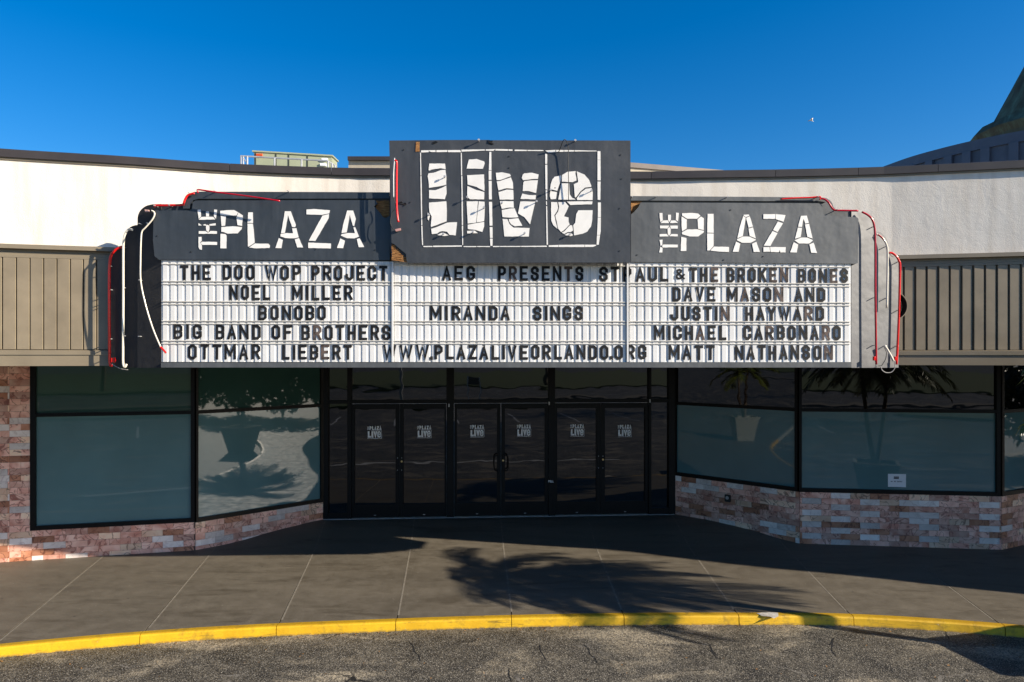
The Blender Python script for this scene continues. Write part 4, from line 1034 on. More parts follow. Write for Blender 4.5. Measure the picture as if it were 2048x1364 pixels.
BR = [(Z1,[(615,262),(745,260),(745,292),(615,298)]),(Z1,[(749,260),(860,258),(864,290),(790,290),(749,275)]),(Z1,[(876,258),(1060,256),(1062,290),(876,292)]),(Z1,[(1068,258),(1282,256),(1298,293),(1075,293)]),
 (Z1,[(1302,250),(1700,245),(1705,265),(1308,284)]),(Z1,[(1717,245),(1880,240),(1850,270),(1717,268)]),
 (Z3,[(-70,213),(120,216),(120,240),(-70,236)]),(Z3,[(128,217),(190,219),(190,240),(128,240)]),(Z3,[(222,222),(408,225),(408,243),(222,243)]),(Z3,[(416,226),(655,229),(660,242),(416,243)]),
 (Z3,[(685,235),(840,225),(840,258),(735,270)]),(Z3,[(849,226),(965,228),(965,254),(849,255)]),(Z3,[(973,228),(1122,230),(1122,250),(973,252)]),(Z3,[(1130,230),(1465,238),(1465,248),(1130,250)]),
 (Z3,[(1478,243),(1522,245),(1524,375),(1478,375)]),(Z3,[(1478,379),(1524,379),(1525,688),(1478,688)]),(Z3,[(1478,705),(1525,705),(1520,985),(1480,980)]),
 (Z4,[(1635,264),(1680,264),(1680,488),(1634,488)]),(Z4,[(1633,493),(1680,493),(1678,700),(1668,758),(1622,758),(1630,600)]),(Z4,[(1621,763),(1667,763),(1648,905),(1615,905)]),
 (Z1,[(597,300),(612,300),(620,690),(605,690)]),(Z1,[(605,700),(622,700),(630,1105),(610,1105)]),(Z2,[(610,120),(628,120),(635,600),(618,600)]),(Z2,[(618,610),(636,610),(648,942),(632,935)]),
 (Z1,[(1293,305),(1308,305),(1315,688),(1297,688)]),(Z1,[(1300,700),(1318,700),(1325,1105),(1308,1105)]),(Z2,[(1305,120),(1325,120),(1330,598),(1310,598)]),(Z2,[(1310,608),(1330,608),(1332,935),(1318,935)]),
 (Z1,[(1780,287),(1812,287),(1815,598),(1770,598)]),(Z1,[(1768,607),(1815,607),(1815,763),(1768,763)]),(Z1,[(1768,782),(1818,782),(1822,1098),(1772,1098)]),(Z2,[(1772,202),(1825,202),(1832,608),(1785,608)]),(Z2,[(1785,632),(1832,632),(1835,818),(1790,818)]),(Z2,[(1790,829),(1835,829),(1832,952),(1798,952)]),
 (Z3,[(685,278),(716,292),(715,438),(685,438)]),(Z3,[(685,450),(716,450),(718,828),(690,823)]),(Z3,[(692,837),(716,837),(714,983),(697,983)]),(Z4,[(848,247),(862,247),(864,303),(850,303)]),(Z4,[(850,320),(866,320),(878,908),(858,903)]),
 (Z2,[(655,955),(810,955),(810,972),(655,972)]),(Z2,[(820,950),(1310,945),(1310,965),(820,972)]),(Z2,[(1340,958),(1560,958),(1560,972),(1340,972)]),(Z2,[(1570,957),(1790,957),(1790,972),(1570,970)]),
 (Z4,[(45,925),(145,925),(145,938),(45,940)]),(Z4,[(150,925),(465,925),(465,937),(150,938)]),(Z4,[(470,924),(860,920),(862,937),(470,938)]),(Z4,[(890,915),(1038,908),(1038,940),(890,937)]),(Z4,[(1043,908),(1433,905),(1433,940),(1043,940)]),(Z4,[(1440,905),(1600,905),(1612,918),(1560,938),(1440,940)])]
for Z, pts in BR: piece('border_strip', tr(Z, pts), bxp, mqs, 0.004, 0.12)

# pins that carried the tubes
pin_bm_pts = [(890,355),(935,397),(858,431),(887,469),(946,465),(968,417),(1004,407),(1049,468),(1073,405),(1101,382),(1182,383),(1139,470),(958,283),(1150,283)]
for px, py in pin_bm_pts:
    bm = bmesh.new(); a = Vector(bxp(px, py, 0.0)); b = Vector(bxp(px, py, 0.0)); b.y -= random.uniform(0.03, 0.055); tube(bm, [a, b], 0.006, 6); 
    tube(bm, [b, b+Vector((0, -0.012, 0.004))], 0.013, 8)
    obj('tube_pin', bm, M['steel'], mqs)
def pins(lst, f=mq, off0=0.0, ln=0.085):
    for px, py in lst:
        bm = bmesh.new(); a = Vector(f(px, py, off0)); b = a+Vector((0, -ln, 0)); tube(bm, [a, b], 0.006, 6); obj('tube_pin', bm, M['steel'], mqs)
def finY(px): # distance of the fin face at a column
    k = (px-CX)/F
    for inner, outer, y_in, sg in ((322, 275, yl+0.03, -1), (282, 246, yl+0.15, -1), (252, 217, yl+0.22, -1), (1703, 1751, yr+0.03, 1), (1744, 1776, yr+0.14, 1), (1770, 1799, yr+0.25, 1)):
        if min(inner, outer) <= px <= max(inner, outer):
            Xin = (inner-CX)/F*y_in; X = (k*(y_in-T*sg*Xin))/(1-T*sg*k); res = y_in+T*sg*(X-Xin)
            if sg > 0:
                for inner2, outer2, y2, s2 in ((1703, 1751, yr+0.03, 1), (1744, 1776, yr+0.14, 1), (1770, 1799, yr+0.25, 1)):
                    if inner2 <= px <= outer2:
                        Xi = (inner2-CX)/F*y2; X2 = (k*(y2-T*Xi))/(1-T*k); return y2+T*(X2-Xi)
            return res
    return 8.35
def ftube(name, pts, r, m, gapd=0.07, n=5, Yf=None):
    """tube given by photo columns, standing gapd in front of what is behind it"""
    out = []
    for p in pts:
        px, py = p[0], p[1]; Y = (p[2] if len(p) > 2 else (Yf if Yf else finY(px)))-gapd; out.append(at(px, py, Y))
    bm = bmesh.new(); tube(bm, smooth_path(out, n), r, 8); return obj(name, bm, m, mqs, True)
def fp(px, py, ln=0.07):
    Y = finY(px); bm = bmesh.new(); a = Vector(at(px, py, Y)); tube(bm, [a, a+Vector((0, -ln, 0))], 0.006, 6); obj('tube_pin', bm, M['steel'], mqs)
yA, yB, yC = yl+0.22, yl+0.15, yl+0.03
ftube('neon_tube', [(243,494),(232,499),(222,511),(219,530),(218.5,560),(218.5,640),(219,700),(220,728),(224,731)], 0.0155, M['red'], 0.06, Yf=yA+0.06)
ftube('neon_tube', [(266,460),(257,459),(250,469),(247.5,482),(246.5,500),(246.5,600),(246,700),(246.5,728),(250,734),(253,728)], 0.0135, M['tubewhite'], 0.08, Yf=yB+0.06)
ftube('neon_tube', [(303,421),(308,424),(309,430),(304,440),(291,455),(284,463),(282,480),(281,520),(281.5,562),(290,605),(305,655),(322,696)], 0.009, M['tubewhite'], 0.14, Yf=yC+0.08)
ftube('electrode_cap', [(321,694),(327,700),(332,706)], 0.012, M['red'], 0.14, Yf=yC+0.05)
ftube('neon_tube', [(311,413),(309,411),(330,411),(364,409.5),(367,407),(370,399),(375,391),(383,387.5),(389,387)], 0.0125, M['red'], 0.06, Yf=yC+0.02)
ftube('neon_tube', [(396,386),(395,382),(398,379.5),(430,384),(500,393),(560,402)], 0.0095, M['darkred'], 0.16, Yf=mq(450,390)[1])
ftube('neon_tube', [(789.5,320.5),(792.5,322.5),(793.5,328),(793,360),(793,400),(794,425),(796.5,444)], 0.0125, M['red'], 0.10, Yf=YBOX)
ftube('electrode_cap', [(789,316),(787,345),(787,380),(787,395)], 0.008, M['steel'], 0.06, Yf=YBOX)
ftube('wire', [(787,395),(791,408),(790,418),(784,425),(781,440),(782,450),(788,460)], 0.004, M['cable'], 0.04, Yf=YBOX)
bm = bmesh.new(); plate(bm, [(790,458.5),(801,456),(802,460.5),(792,463)], 0.03, 0.014, f=bxp); obj('electrode_cap', bm, simple("pink_ceramic", (0.5, 0.27, 0.24), 0.6), mqs)
bm = bmesh.new(); plate(bm, [(289,418.5),(297,419.5),(298,424),(290.5,423.5)], 0.02, 0.02, f=lambda x,y,o: at(x,y,yC+0.04-o)); obj('electrode_cap', bm, simple("pink_ceramic_b", (0.55, 0.33, 0.28), 0.6), mqs)
bm = bmesh.new(); plate(bm, [(222,716),(229,715),(230,722),(228,725),(222,724)], 0.06, 0.02, f=lambda x,y,o: at(x,y,yA+0.02-o)); obj('electrode_cap', bm, M['red'], mqs)
ftube('wire', [(224,728),(232,733),(240,737),(250,739),(256,739.5)], 0.004, M['cablegrey'], 0.04, Yf=yA)
# right-hand tubes
zC, zB, zA = yr+0.03, yr+0.14, yr+0.25
Yr = mq(1600,394)[1]
ftube('neon_tube', [(1561,398),(1590,396),(1620,395),(1639,393.5),(1641,396.5),(1639,399)], 0.0095, M['red'], 0.02, Yf=Yr)
ftube('neon_tube', [(1643,397),(1650,399),(1657,405),(1662,413),(1667,419),(1672,420.5),(1690,421),(1716,421.5)], 0.0115, M['darkred'], 0.05, Yf=Yr+0.04)
ftube('neon_tube', [(1724,424),(1734,429),(1743,437),(1748,450),(1750,470),(1750.5,520),(1750.5,580),(1751.5,650),(1752.5,729)], 0.0125, M['darkred'], 0.085, Yf=zC+0.06)
ftube('electrode_cap', [(1748,713),(1748,721)], 0.016, M['red'], 0.085, Yf=zC+0.05)
ftube('neon_tube', [(1752,468),(1760,472),(1768,480),(1773,490),(1775,505),(1774.5,560),(1773.5,616)], 0.012, M['tubewhite'], 0.08, Yf=zB+0.06)
ftube('neon_tube', [(1756,469),(1763,474),(1767,479)], 0.008, M['darkred'], 0.06, Yf=zB+0.02)
ftube('neon_tube', [(1778,506),(1784,506),(1793,513),(1798,522),(1800,530),(1799.5,560),(1798,620),(1795.5,680),(1793,729)], 0.0135, M['red'], 0.075, Yf=zA+0.06)
ftube('electrode_cap', [(1790,713),(1790,721)], 0.014, M['red'], 0.075, Yf=zA+0.05)
ftube('neon_tube', [(1769,691),(1774,698),(1782,712),(1787,722)], 0.014, M['tubewhite'], 0.10, n=3, Yf=zB+0.04)
ftube('wire', [(1768,692),(1771,700),(1773,706),(1771,718),(1766,727),(1763,731),(1757,732)], 0.004, M['cable'], 0.07, Yf=zB+0.04)
ftube('wire', [(1762,734),(1764,740),(1769,744),(1775,745.5),(1783,744),(1789,737),(1790,728),(1789,721)], 0.005, M['cablegrey'], 0.07, Yf=zA)
ftube('wire', [(1774,495),(1778,505),(1783,512),(1787,514)], 0.0035, M['cable'], 0.05, Yf=zA)
for p in ((225,533),(225,580),(224,678)): fp(p[0], p[1])
for p in ((252,496),(252,576),(252,672),(284,449),(284,561),(283,673),(299,448)): fp(p[0], p[1])
for p in ((1745,454),(1745,596),(1745,691),(1769,494),(1770,597),(1768,692),(1795,524),(1794,621),(1792,692)): fp(p[0], p[1], 0.062)
pins([(580,385),(316,414),(345,413),(384,389),(435,385),(1310,396),(1450,397),(1630,396),(1668,422),(1262,397)], mq, -0.045, 0.10)
# loose cable over the centre box
bm = bmesh.new()
cpts = [bxp(1137,403,0.03), bxp(1137,360,0.04), bxp(1136.5,320,0.05), bxp(1136.5,296,0.06), bxp(1133,283,0.09), bxp(1129.5,279,0.12), bxp(1125,284,0.10), bxp(1120,298,0.03), bxp(1117,304,0.015)]
tube(bm, smooth_path(cpts, 5), 0.0045, 6); obj('wire', bm, M['cable'], mqs, True)
bm = bmesh.new()
cpts = [bxp(1129,279.2,0.02), bxp(1131,279,0.30), bxp(1135,286,0.48), bxp(1138,310,0.42)]
# lamp housing behind the right fin
lamp = thing('round_lamp_housing', 'round black floodlight housing with pale rim behind the right end of the marquee', 'floodlight', at(1785, 612, 8.95))
bm = bmesh.new(); c = Vector(at(1785, 612, 8.95)); rr = 28*8.95/F
def disc(bm, c, r, y0, y1, seg=28, r1=None):
    a = [bm.verts.new((c.x+r*math.cos(2*math.pi*k/seg), y0, c.z+r*math.sin(2*math.pi*k/seg)*1.0)) for k in range(seg)]
    b = [bm.verts.new((c.x+(r1 or r)*math.cos(2*math.pi*k/seg), y1, c.z+(r1 or r)*math.sin(2*math.pi*k/seg))) for k in range(seg)]
    bm.faces.new(a); bm.faces.new(b)
    for k in range(seg): bm.faces.new((a[k], a[(k+1) % seg], b[(k+1) % seg], b[k]))
disc(bm, c, rr*0.97, 9.05, 9.10, r1=rr*0.7); tube(bm, [(c.x, 8.93, c.z), (c.x, 9.05, c.z)], rr*0.98, 28, cap=False); obj('housing', bm, M['cable'], lamp)
bm = bmesh.new(); ring = [(c.x+rr*math.cos(2*math.pi*k/32), 8.93, c.z+rr*1.0*math.sin(2*math.pi*k/32)) for k in range(33)]; tube(bm, ring, 0.007, 6, cap=False); obj('rim', bm, M['taupe2'], lamp)
for pts in ([(797,404),(803,403),(806,406),(811,405),(813,409),(809,412),(806,410),(800,407)], [(974,280.5),(986,280.5),(984,285),(988,288),(981,289),(977,285)], [(864,284),(872,282.5),(876,284.5),(870,287),(863,288)]):
    bm = bmesh.new(); front = [bxp(x, y, 0.012 if k % 2 else 0.0022) for k, (x, y) in enumerate(pts)]; back = [bxp(x, y, 0.0012) for x, y in pts]
    prism(bm, front, back); obj('torn_flap', bm, M['cable'], mqs)
# sagging folded edge and screw heads
for px, py in ((1110,376),(1018,313),(1018,336),(1241,310),(1243,358),(1239,417),(1239,502),(820,405),(777+30,300)):
    bm = bmesh.new(); a = Vector(bxp(px, py, 0.0)); tube(bm, [a, a+Vector((0, -0.006, 0))], 0.008, 8); obj('screw', bm, M['cable'], mqs)
for px, py in ((382,504),(631,499),(750,500),(1461,420),(1526,513),(1447,520),(1274,510),(314,472)):
    bm = bmesh.new(); a = Vector(mq(px, py, 0.0)); tube(bm, [a, a+Vector((0, -0.006, 0))], 0.008, 8); obj('screw', bm, M['cable'], mqs)

# ================================================================= ROOF AND BEYOND
hv = thing('rooftop_air_unit', 'sage green rooftop air-conditioning unit with orange plate behind the parapet', 'air conditioner', at(580, 480, 15.6))
Y0 = 15.0
x0, _, zt = at(508, 304, Y0); x1 = at(655, 304, Y0)[0]; zb_ = ZC-0.5
bm = bmesh.new(); v_ = [(x0, Y0), (x1, Y0+0.35), (x1+0.02, Y0+0.75), (x0+0.0, Y0+0.75)]
lo = [bm.verts.new((x, y, zb_+0.3)) for x, y in v_]; hi = [bm.verts.new((x, y, zt)) for x, y in v_]
bm.faces.new(lo); bm.faces.new(hi)
for j in range(4): bm.faces.new((lo[j], lo[(j+1) % 4], hi[(j+1) % 4], hi[j]))
obj('casing', bm, M['unit'], hv)
for px in (511, 549, 573, 608.5):
    bm = bmesh.new(); t = (px-508)/147; X = x0+(x1-x0)*t; Yq = Y0+0.35*t; box(bm, X-0.012, X+0.012, Yq-0.014, Yq+0.01, zb_+0.35, zt-0.02); obj('seam', bm, M['unitdark'], hv)
bm = bmesh.new(); X = x0+0.05; box(bm, X, X+0.13, Y0-0.02, Y0+0.02, zt-0.085, zt-0.04); obj('plate', bm, M['orange'], hv)
for a, b in (((643, 316), (654, 319.5)), ((640, 326), (651, 331))):
    bm = bmesh.new(); p = at(a[0], a[1], Y0+0.25); q = at(b[0], b[1], Y0+0.25); box(bm, p[0], q[0], Y0+0.25, Y0+0.33, q[2], p[2]); obj('sticker', bm, M['decal'], hv)
bm = bmesh.new(); lo = [bm.verts.new((x+dx, y+dy, zt)) for (x, y), (dx, dy) in zip(v_, ((-0.03,-0.03),(0.03,-0.03),(0.03,0.03),(-0.03,0.03)))]; hi = [bm.verts.new((v.co.x, v.co.y, zt+0.03)) for v in lo]
bm.faces.new(lo); bm.faces.new(hi)
for j in range(4): bm.faces.new((lo[j], lo[(j+1) % 4], hi[(j+1) % 4], hi[j]))
obj('lid', bm, M['unit'], hv)
rl = thing('roof_railing', 'thin galvanised safety railing on the roof in front of the green air unit', 'railing', at(580, 480, 13.4))
Yg = 13.4
bm = bmesh.new(); tube(bm, [at(481, 312, Yg), at(655, 321.5, Yg+0.1), at(672, 332, Yg+1.4)], 0.017, 6); obj('top_rail', bm, M['steel'], rl)
bm = bmesh.new(); tube(bm, [at(486, 314, Yg), at(494, 327, Yg)], 0.01, 6); obj('brace', bm, M['steel'], rl)
for px, yy in ((482, 312), (486.5, 312), (494.5, 312.5), (549, 316), (603, 319), (656, 322), (664, 327), (670, 331)):
    bm = bmesh.new(); p = at(px, yy, Yg); tube(bm, [p, (p[0], p[1], ZC-0.5)], 0.016, 6); obj('post', bm, M['steel'], rl)
ph = thing('roof_block', 'square beige plant room with black coping just left of the tall centre sign', 'roof block', at(760, 500, 20))
bm = bmesh.new(); p0 = at(697, 322, 20); p1 = at(1010, 322, 20); box(bm, p0[0], p1[0], 20, 24, ZC-0.5, p0[2]); obj('wall', bm, M['beige'], ph)
bm = bmesh.new(); q0 = at(695, 312.5, 19.9); box(bm, q0[0], p1[0], 19.9, 24.1, p0[2]+0.001, q0[2]); obj('coping', bm, M['coping'], ph)
rp = thing('rear_parapet', 'low beige rear parapet with bronze coping sloping down right of the centre sign', 'parapet', (3.5, 14.4, ZC-0.5))
za = HC+392*14/F
bm = bmesh.new()
pa, pb = Vector((0.6, 13.7)), Vector((6.4, 15.35))
A_, u, n, L = seg(pa, pb); obox(bm, A_, u, n, 0, L, -0.25, 0, ZC-0.5, za-0.10); obj('wall', bm, M['beige'], rp)
bm = bmesh.new(); obox(bm, A_, u, n, 0, L, -0.3, 0.04, za-0.099, za); obj('coping', bm, simple("brown_coping", (0.11, 0.085, 0.07), 0.5), rp)
# curved dark metal building on the right
rb = thing('curved_rear_building', 'dark slate standing-seam metal drum building rising behind the right parapet', 'building', (15, 19, 0))
zr = 8.5; crv = [(10.3, 22.5), (10.35, 21.2), (10.6, 19.9), (10.83, 18.9), (11.25, 18.0), (11.72, 17.3), (12.25, 16.72), (13.0, 16.2), (14.2, 15.7), (16, 15.4)]
cs = smooth_path([(x, y, 0) for x, y in crv], 4)
bm = bmesh.new()
def strip(bm, pts, z0, z1, d):
    rows = []
    for i, p in enumerate(pts):
        t = (pts[min(i+1, len(pts)-1)]-pts[max(i-1, 0)]).normalized(); n = Vector((t.y, -t.x, 0)); n = n if n.dot(Vector((-1, -1, 0))) > 0 else -n
        o = p+n*d; i_ = p-n*0.2; rows.append([bm.verts.new((o.x, o.y, z0)), bm.verts.new((o.x, o.y, z1)), bm.verts.new((i_.x, i_.y, z1)), bm.verts.new((i_.x, i_.y, z0))])
    for i in range(len(rows)-1):
        for j in range(4): bm.faces.new((rows[i][j], rows[i+1][j], rows[i+1][(j+1) % 4], rows[i][(j+1) % 4]))
    bm.faces.new(rows[0]); bm.faces.new(rows[-1])
strip(bm, cs, 5.0, zr-0.25, 0.0); obj('wall', bm, M['bluegrey'], rb)
bm = bmesh.new(); strip(bm, cs, zr-0.249, zr, 0.06); obj('coping', bm, M['bluegrey'], rb)
acc = 0; last = cs[0]
for i in range(1, len(cs)):
    d = cs[i]-last
    if d.length > 0.40:
        t = d.normalized(); n = Vector((t.y, -t.x, 0)); n = n if n.dot(Vector((-1, -1, 0))) > 0 else -n
        bm = bmesh.new(); obox(bm, Vector(cs[i][:2]), Vector((t.x, t.y)), Vector((n.x, n.y)), -0.10, 0.10, 0.0005, 0.09, 5.0, zr-0.2495); obj('seam_panel', bm, M['bluegrey'], rb); last = cs[i]
# copper roof cone
Yc = 21.0; ax = at(2140, 300, Yc)[0]
sp = thing('copper_spire', 'green weathered copper spire roof poking over the dark drum at the right edge', 'spire', (ax, Yc, 8.4))
prof = [(2.3, 8.3), (2.48, HC+436*Yc/F), (2.6, HC+450*Yc/F), (2.36, HC+468*Yc/F), (2.08, HC+471*Yc/F), (2.02, HC+474*Yc/F), (1.38, HC+560*Yc/F), (0.02, 14.3)]
bm = bmesh.new(); rings = []
for r, z in prof: rings.append([bm.verts.new((ax+r*math.cos(2*math.pi*(k+0.5)/16), Yc+r*math.sin(2*math.pi*(k+0.5)/16), z)) for k in range(16)])
for i in range(len(rings)-1):
    for k in range(16): bm.faces.new((rings[i][k], rings[i][(k+1) % 16], rings[i+1][(k+1) % 16], rings[i+1][k]))
obj('roof', bm, M['copper'], sp)
# bird
bp = Vector(at(1623, 241.5, 70)); bd = thing('flying_bird', 'tiny white bird gliding in the clear sky above the right parapet', 'bird', bp)
bm = bmesh.new(); prev = None
bodyp = [(-0.20, 0.0, 0.008), (-0.14, 0.012, 0.035), (-0.02, 0.02, 0.055), (0.10, 0.005, 0.04), (0.22, -0.01, 0.012)]
rings = [[bm.verts.new((bp.x+x, bp.y+r*math.cos(2*math.pi*k/8), bp.z+z-x*0.35+r*math.sin(2*math.pi*k/8))) for k in range(8)] for x, z, r in bodyp]
for i in range(4):
    for k in range(8): bm.faces.new((rings[i][k], rings[i][(k+1) % 8], rings[i+1][(k+1) % 8], rings[i+1][k]))
bm.faces.new(rings[0]); bm.faces.new(rings[-1]); obj('body', bm, M['bird'], bd)
for s in (-1, 1):
    bm = bmesh.new()
    pts = [(-0.10, 0.02*s, 0.04), (0.08, 0.02*s, 0.01), (0.05, 0.28*s, 0.16), (-0.16, 0.5*s, 0.10), (-0.18, 0.3*s, 0.14)]
    a = [bm.verts.new((bp.x+x, bp.y+y, bp.z+z+0.006)) for x, y, z in pts]; b = [bm.verts.new((bp.x+x, bp.y+y, bp.z+z-0.006)) for x, y, z in pts]
    bm.faces.new(a); bm.faces.new(b)
    for j in range(5): bm.faces.new((a[j], a[(j+1) % 5], b[(j+1) % 5], b[j]))
    obj('wing', bm, M['bird'], bd)

# ================================================================= PLANTERS AND PALMS (their shadows and reflections show)
def planter(name_label, x, y, z, rot=0.3):
    p = thing('planter', name_label, 'planter', (x, y, z), 'square planters by the kerb')
    bm = bmesh.new(); secs_ = [(0.29, 0.0), (0.45, 0.80), (0.47, 0.80), (0.47, 0.86), (0.40, 0.86), (0.38, 0.78)]
    rings = []
    for r, h in secs_:
        rings.append([bm.verts.new((x+r*1.414*math.cos(rot+math.pi/4+math.pi/2*k), y+r*1.414*math.sin(rot+math.pi/4+math.pi/2*k), z+h)) for k in range(4)])
    for i in range(len(rings)-1):
        for k in range(4): bm.faces.new((rings[i][k], rings[i][(k+1) % 4], rings[i+1][(k+1) % 4], rings[i+1][k]))
    bm.faces.new(rings[0]); obj('pot', bm, M['pot'], p)
    bm = bmesh.new(); bm.faces.new([bm.verts.new((x+0.385*1.414*math.cos(rot+math.pi/4+math.pi/2*k), y+0.385*1.414*math.sin(rot+math.pi/4+math.pi/2*k), z+0.79)) for k in range(4)]); obj('soil', bm, M['soil'], p)
    return p
def palm(label, x, y, z, leans, hgt, flen=1.35, nf=15, seed=1):
    rnd = random.Random(seed)
    p = thing('palm_tree', label, 'palm tree', (x, y, z), 'twin-stemmed palms in the planters')
    for li, (lx, ly) in enumerate(leans):
        base = Vector((x+lx*0.08, y+ly*0.08, z+0.02)); top = Vector((x+lx, y+ly, z+hgt-li*0.14))
        bm = bmesh.new(); mid = (base+top)/2+Vector((lx*0.12, ly*0.12, 0))
        tube(bm, smooth_path([base, mid, top], 6), 0.055, 10, 0.03); obj('trunk', bm, M['bark'], p, True)
        for k in range(nf):
            az = 2*math.pi*(k+rnd.random()*0.6)/nf*1.0+li; el = rnd.uniform(0.1, 0.95) if k % 3 else rnd.uniform(-0.1, 0.4)
            L = flen*rnd.uniform(0.75, 1.1); pts = []; d = Vector((math.cos(az)*math.cos(el), math.sin(az)*math.cos(el), math.sin(el)))
            pos = top.copy(); st = L/12
            for i in range(13):
                pts.append(pos.copy()); d = (d+Vector((0, 0, -0.105))).normalized(); pos = pos+d*st
            bm = bmesh.new(); tube(bm, pts, 0.011, 4, 0.003)
            for i in range(2, 13):
                for h_ in (0, 0.5):
                    t = (i+h_)/12.5; 
                    if t > 1: continue
                    a = pts[min(i, 12)] if h_ == 0 else (pts[min(i, 12)]+pts[min(i+1, 12)])/2
                    dr = (pts[min(i+1, 12)]-pts[i-1]).normalized(); side = dr.cross(Vector((0, 0, 1))).normalized(); upv = side.cross(dr)
                    ll = 0.42*flen/1.35*math.sin(math.pi*min(0.97, 0.18+0.8*t))**0.6*rnd.uniform(0.8, 1.1)
                    for s in (-1, 1):
                        tip = a+side*s*ll*0.52+dr*ll*0.85+Vector((0, 0, -ll*0.22+rnd.uniform(-0.04, 0.04)))
                        w_ = dr*0.018
                        m1 = (a+tip)/2+upv*0.012
                        v = [bm.verts.new(q) for q in (a-w_, m1-w_*1.3, tip, m1+w_*1.3, a+w_)]; bm.faces.new(v)
            obj('frond', bm, M['frond'], p)
    return p
planter('pale square planter on the asphalt right of the marquee, holding the shadow-casting palm', 7.12, 6.93, ROADZ, 0.22)
palm('twin-stemmed palm in the right-hand planter, throwing its shadow over the pavement', 7.12, 6.93, 0.66, [(-0.38, 0.28), (0.22, 0.14)], 2.52, 1.42, 34, 3)
planter('pale square planter standing on the pavement left of the shop window', -9.3, 7.1, 0.0, 0.1)
palm('twin-stemmed palm in the left-hand planter beside the shop window', -9.3, 7.1, 0.78, [(-0.3, 0.1), (0.35, 0.0)], 1.9, 1.2, 12, 9)

# ================================================================= ACROSS THE CAR PARK (in the glass only)
def tree(label, x, y, h, cr, seed, dens=900):
    rnd = random.Random(seed); t = thing('shade_tree', label, 'tree', (x, y, ROADZ))
    bm = bmesh.new(); tube(bm, smooth_path([(x, y, ROADZ), (x+0.1, y, h*0.3), (x-0.1, y+0.1, h*0.62)], 5), 0.22, 10, 0.1)
    for k in range(6):
        a = k*1.05+rnd.random(); tube(bm, [(x, y, h*0.4), (x+math.cos(a)*cr*0.35, y+math.sin(a)*cr*0.35, h*0.62), (x+math.cos(a)*cr*0.7, y+math.sin(a)*cr*0.7, h*0.78)], 0.08, 6, 0.02)
    obj('trunk', bm, M['bark'], t, True)
    bm = bmesh.new(); cl = [(rnd.gauss(0, 0.42), rnd.gauss(0, 0.42), rnd.gauss(0, 0.3), rnd.uniform(0.25, 0.45)) for _ in range(26)]
    for i in range(dens):
        c = cl[i % 26]; q = Vector((x+cr*(c[0]+rnd.gauss(0, c[3]*0.45)), y+cr*(c[1]+rnd.gauss(0, c[3]*0.45)), h*0.72+cr*0.7*(c[2]+rnd.gauss(0, c[3]*0.45))))
        a = Vector((rnd.uniform(-1, 1), rnd.uniform(-1, 1), rnd.uniform(-1, 1))).normalized()*0.16; b = a.orthogonal().normalized()*0.08
        bm.faces.new([bm.verts.new(q+v) for v in (a, b, -a, -b)])
    obj('crown', bm, M['leaf'], t)
tree('broad leafy shade tree on the grass island to the right', 21, -16.5, 8, 3.4, 1)
tree('leafy shade tree on the left grass island', -25, -13, 7, 3.2, 2)
tree('shade tree beyond the street, left of centre', -9, -48, 9, 4.2, 3)
tree('shade tree beyond the street, right of centre', 12, -50, 10, 4.6, 4)
def lamp_post(label, x, y, h):
    t = thing('street_lamp', label, 'street lamp', (x, y, ROADZ), 'car park lamps'); bm = bmesh.new(); tube(bm, [(x, y, ROADZ), (x, y, h)], 0.09, 8, 0.05); obj('pole', bm, M['steel'], t)
    bm = bmesh.new(); tube(bm, smooth_path([(x, y, h-0.1), (x, y-0.5, h+0.2), (x, y-1.3, h+0.25)], 4), 0.035, 6); obj('arm', bm, M['steel'], t)
    bm = bmesh.new(); box(bm, x-0.15, x+0.15, y-1.9, y-1.2, h+0.17, h+0.30); bmesh.ops.bevel(bm, geom=bm.edges[:], offset=0.03, segments=1, affect='EDGES'); obj('lamp_head', bm, M['steel'], t)
lamp_post('grey car park lamp post to the right of the theatre front', 19, -4.5, 8.0)
lamp_post('grey car park lamp post on the centre grass island', -3, -19, 8.0)
lamp_post('grey car park lamp post on the far left island', -24, -15.5, 8.0)
def bush(label, x, y, h, rx, seed):  # added bushes, out of view, to darken the reflection in the angled pane
    rnd = random.Random(seed); t = thing('hedge_bush', label, 'bush', (x, y, ROADZ), 'tall bushes along the side of the car park'); bm = bmesh.new()
    for k in range(5): tube(bm, [(x, y, ROADZ), (x+rnd.uniform(-1, 1)*rx*0.5, y+rnd.uniform(-1, 1)*rx*0.5, h*0.6)], 0.05, 6, 0.02)
    obj('stem', bm, M['bark'], t); bm = bmesh.new()
    for i in range(1500):
        v = Vector((rnd.gauss(0, 1), rnd.gauss(0, 1), rnd.gauss(0, 1))).normalized()*(rnd.random()**0.4); q = Vector((x+v.x*rx, y+v.y*rx, h*0.52+v.z*h*0.5))
        a = Vector((rnd.uniform(-1, 1), rnd.uniform(-1, 1), rnd.uniform(-1, 1))).normalized()*0.2; b = a.orthogonal().normalized()*0.1
        bm.faces.new([bm.verts.new(q+w_) for w_ in (a, b, -a, -b)])
    obj('foliage', bm, M['leaf'], t)
BL = ['tall dark bush level with the right planter, closest to the theatre corner', 'tall dark bush directly left of the one level with the planter, by the car park', 'third tall bush along the car park side seen from the theatre corner',
      'tall dark bush just before the shade tree on the grass island', 'last tall dark bush of the row, farthest from the theatre beside the shade tree', 'tall dark bush beyond the end of the curved front, near the pavement',
      'tall dark bush behind the end of the theatre front on the pavement side', 'rearmost tall dark bush beside the end wall of the theatre']
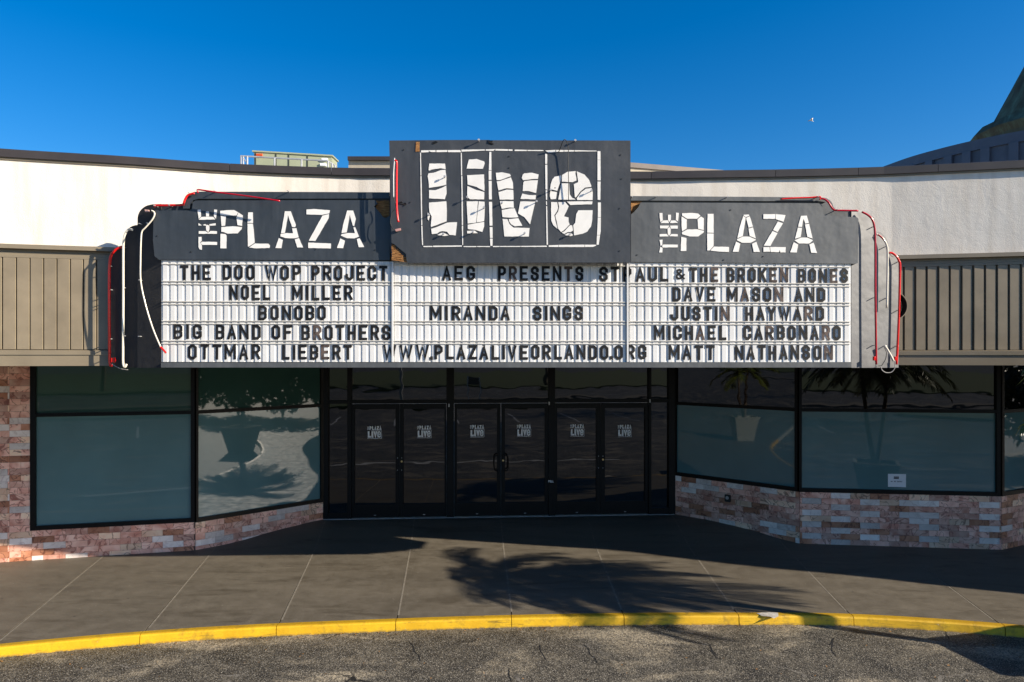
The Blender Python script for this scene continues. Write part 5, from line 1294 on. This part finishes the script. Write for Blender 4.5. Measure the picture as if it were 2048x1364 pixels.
for i, (bx_, by_) in enumerate(((20.5, 3.6), (21.5, 0.8), (22.3, -2.2), (23.2, -5.4), (24.3, -8.6), (21.5, 6.2), (22.5, 9.0), (23, 12))):
    bush(BL[i], bx_, by_, 3.8, 1.8, i)
# roadside board on two posts
sb = thing('roadside_sign', 'pale notice board on two posts on the grass island facing the theatre', 'sign', (1.6, -18.2, 0))
for xx_ in (1.2, 2.0):
    bm = bmesh.new(); box(bm, xx_-0.03, xx_+0.03, -18.23, -18.17, 0.02, 1.9); obj('post', bm, M['decal'], sb)
bm = bmesh.new(); box(bm, 1.24, 1.96, -18.22, -18.18, 1.2, 1.85); obj('board', bm, M['joint'], sb)
def car(label, x, y, m):
    t = thing('parked_car', label, 'car', (x, y, ROADZ), 'cars in the car park'); bm = bmesh.new()
    prof = [(-2.2, 0.35), (-2.25, 0.75), (-2.0, 0.9), (-1.2, 0.98), (-0.6, 1.4), (0.7, 1.43), (1.5, 1.02), (2.15, 0.92), (2.25, 0.6), (2.2, 0.35)]
    a = [bm.verts.new((x+px, y-0.85+(0.14 if pz > 1 else 0), ROADZ+pz)) for px, pz in prof]; b = [bm.verts.new((x+px, y+0.85-(0.14 if pz > 1 else 0), ROADZ+pz)) for px, pz in prof]
    bm.faces.new(a); bm.faces.new(b)
    for j in range(len(prof)): bm.faces.new((a[j], a[(j+1) % len(prof)], b[(j+1) % len(prof)], b[j]))
    obj('body', bm, m, t)
    bm = bmesh.new()
    for s in (-1, 1): box(bm, x-0.75, x+0.9, y+s*0.79-0.02, y+s*0.79+0.02, ROADZ+1.0, ROADZ+1.33)
    obj('side_window', bm, M['glass'], t)
    for wx in (-1.35, 1.4):
        for s in (-1, 1):
            bm = bmesh.new(); tube(bm, [(x+wx, y+s*0.75, ROADZ+0.33), (x+wx, y+s*0.9, ROADZ+0.33)], 0.33, 18); obj('wheel', bm, M['rubber'], t)
car('silver saloon car parked across the car park to the left', -13, -21.5, M['carpaint'])
car('white saloon car parked on the street side to the right', 34, -29, M['decal'])
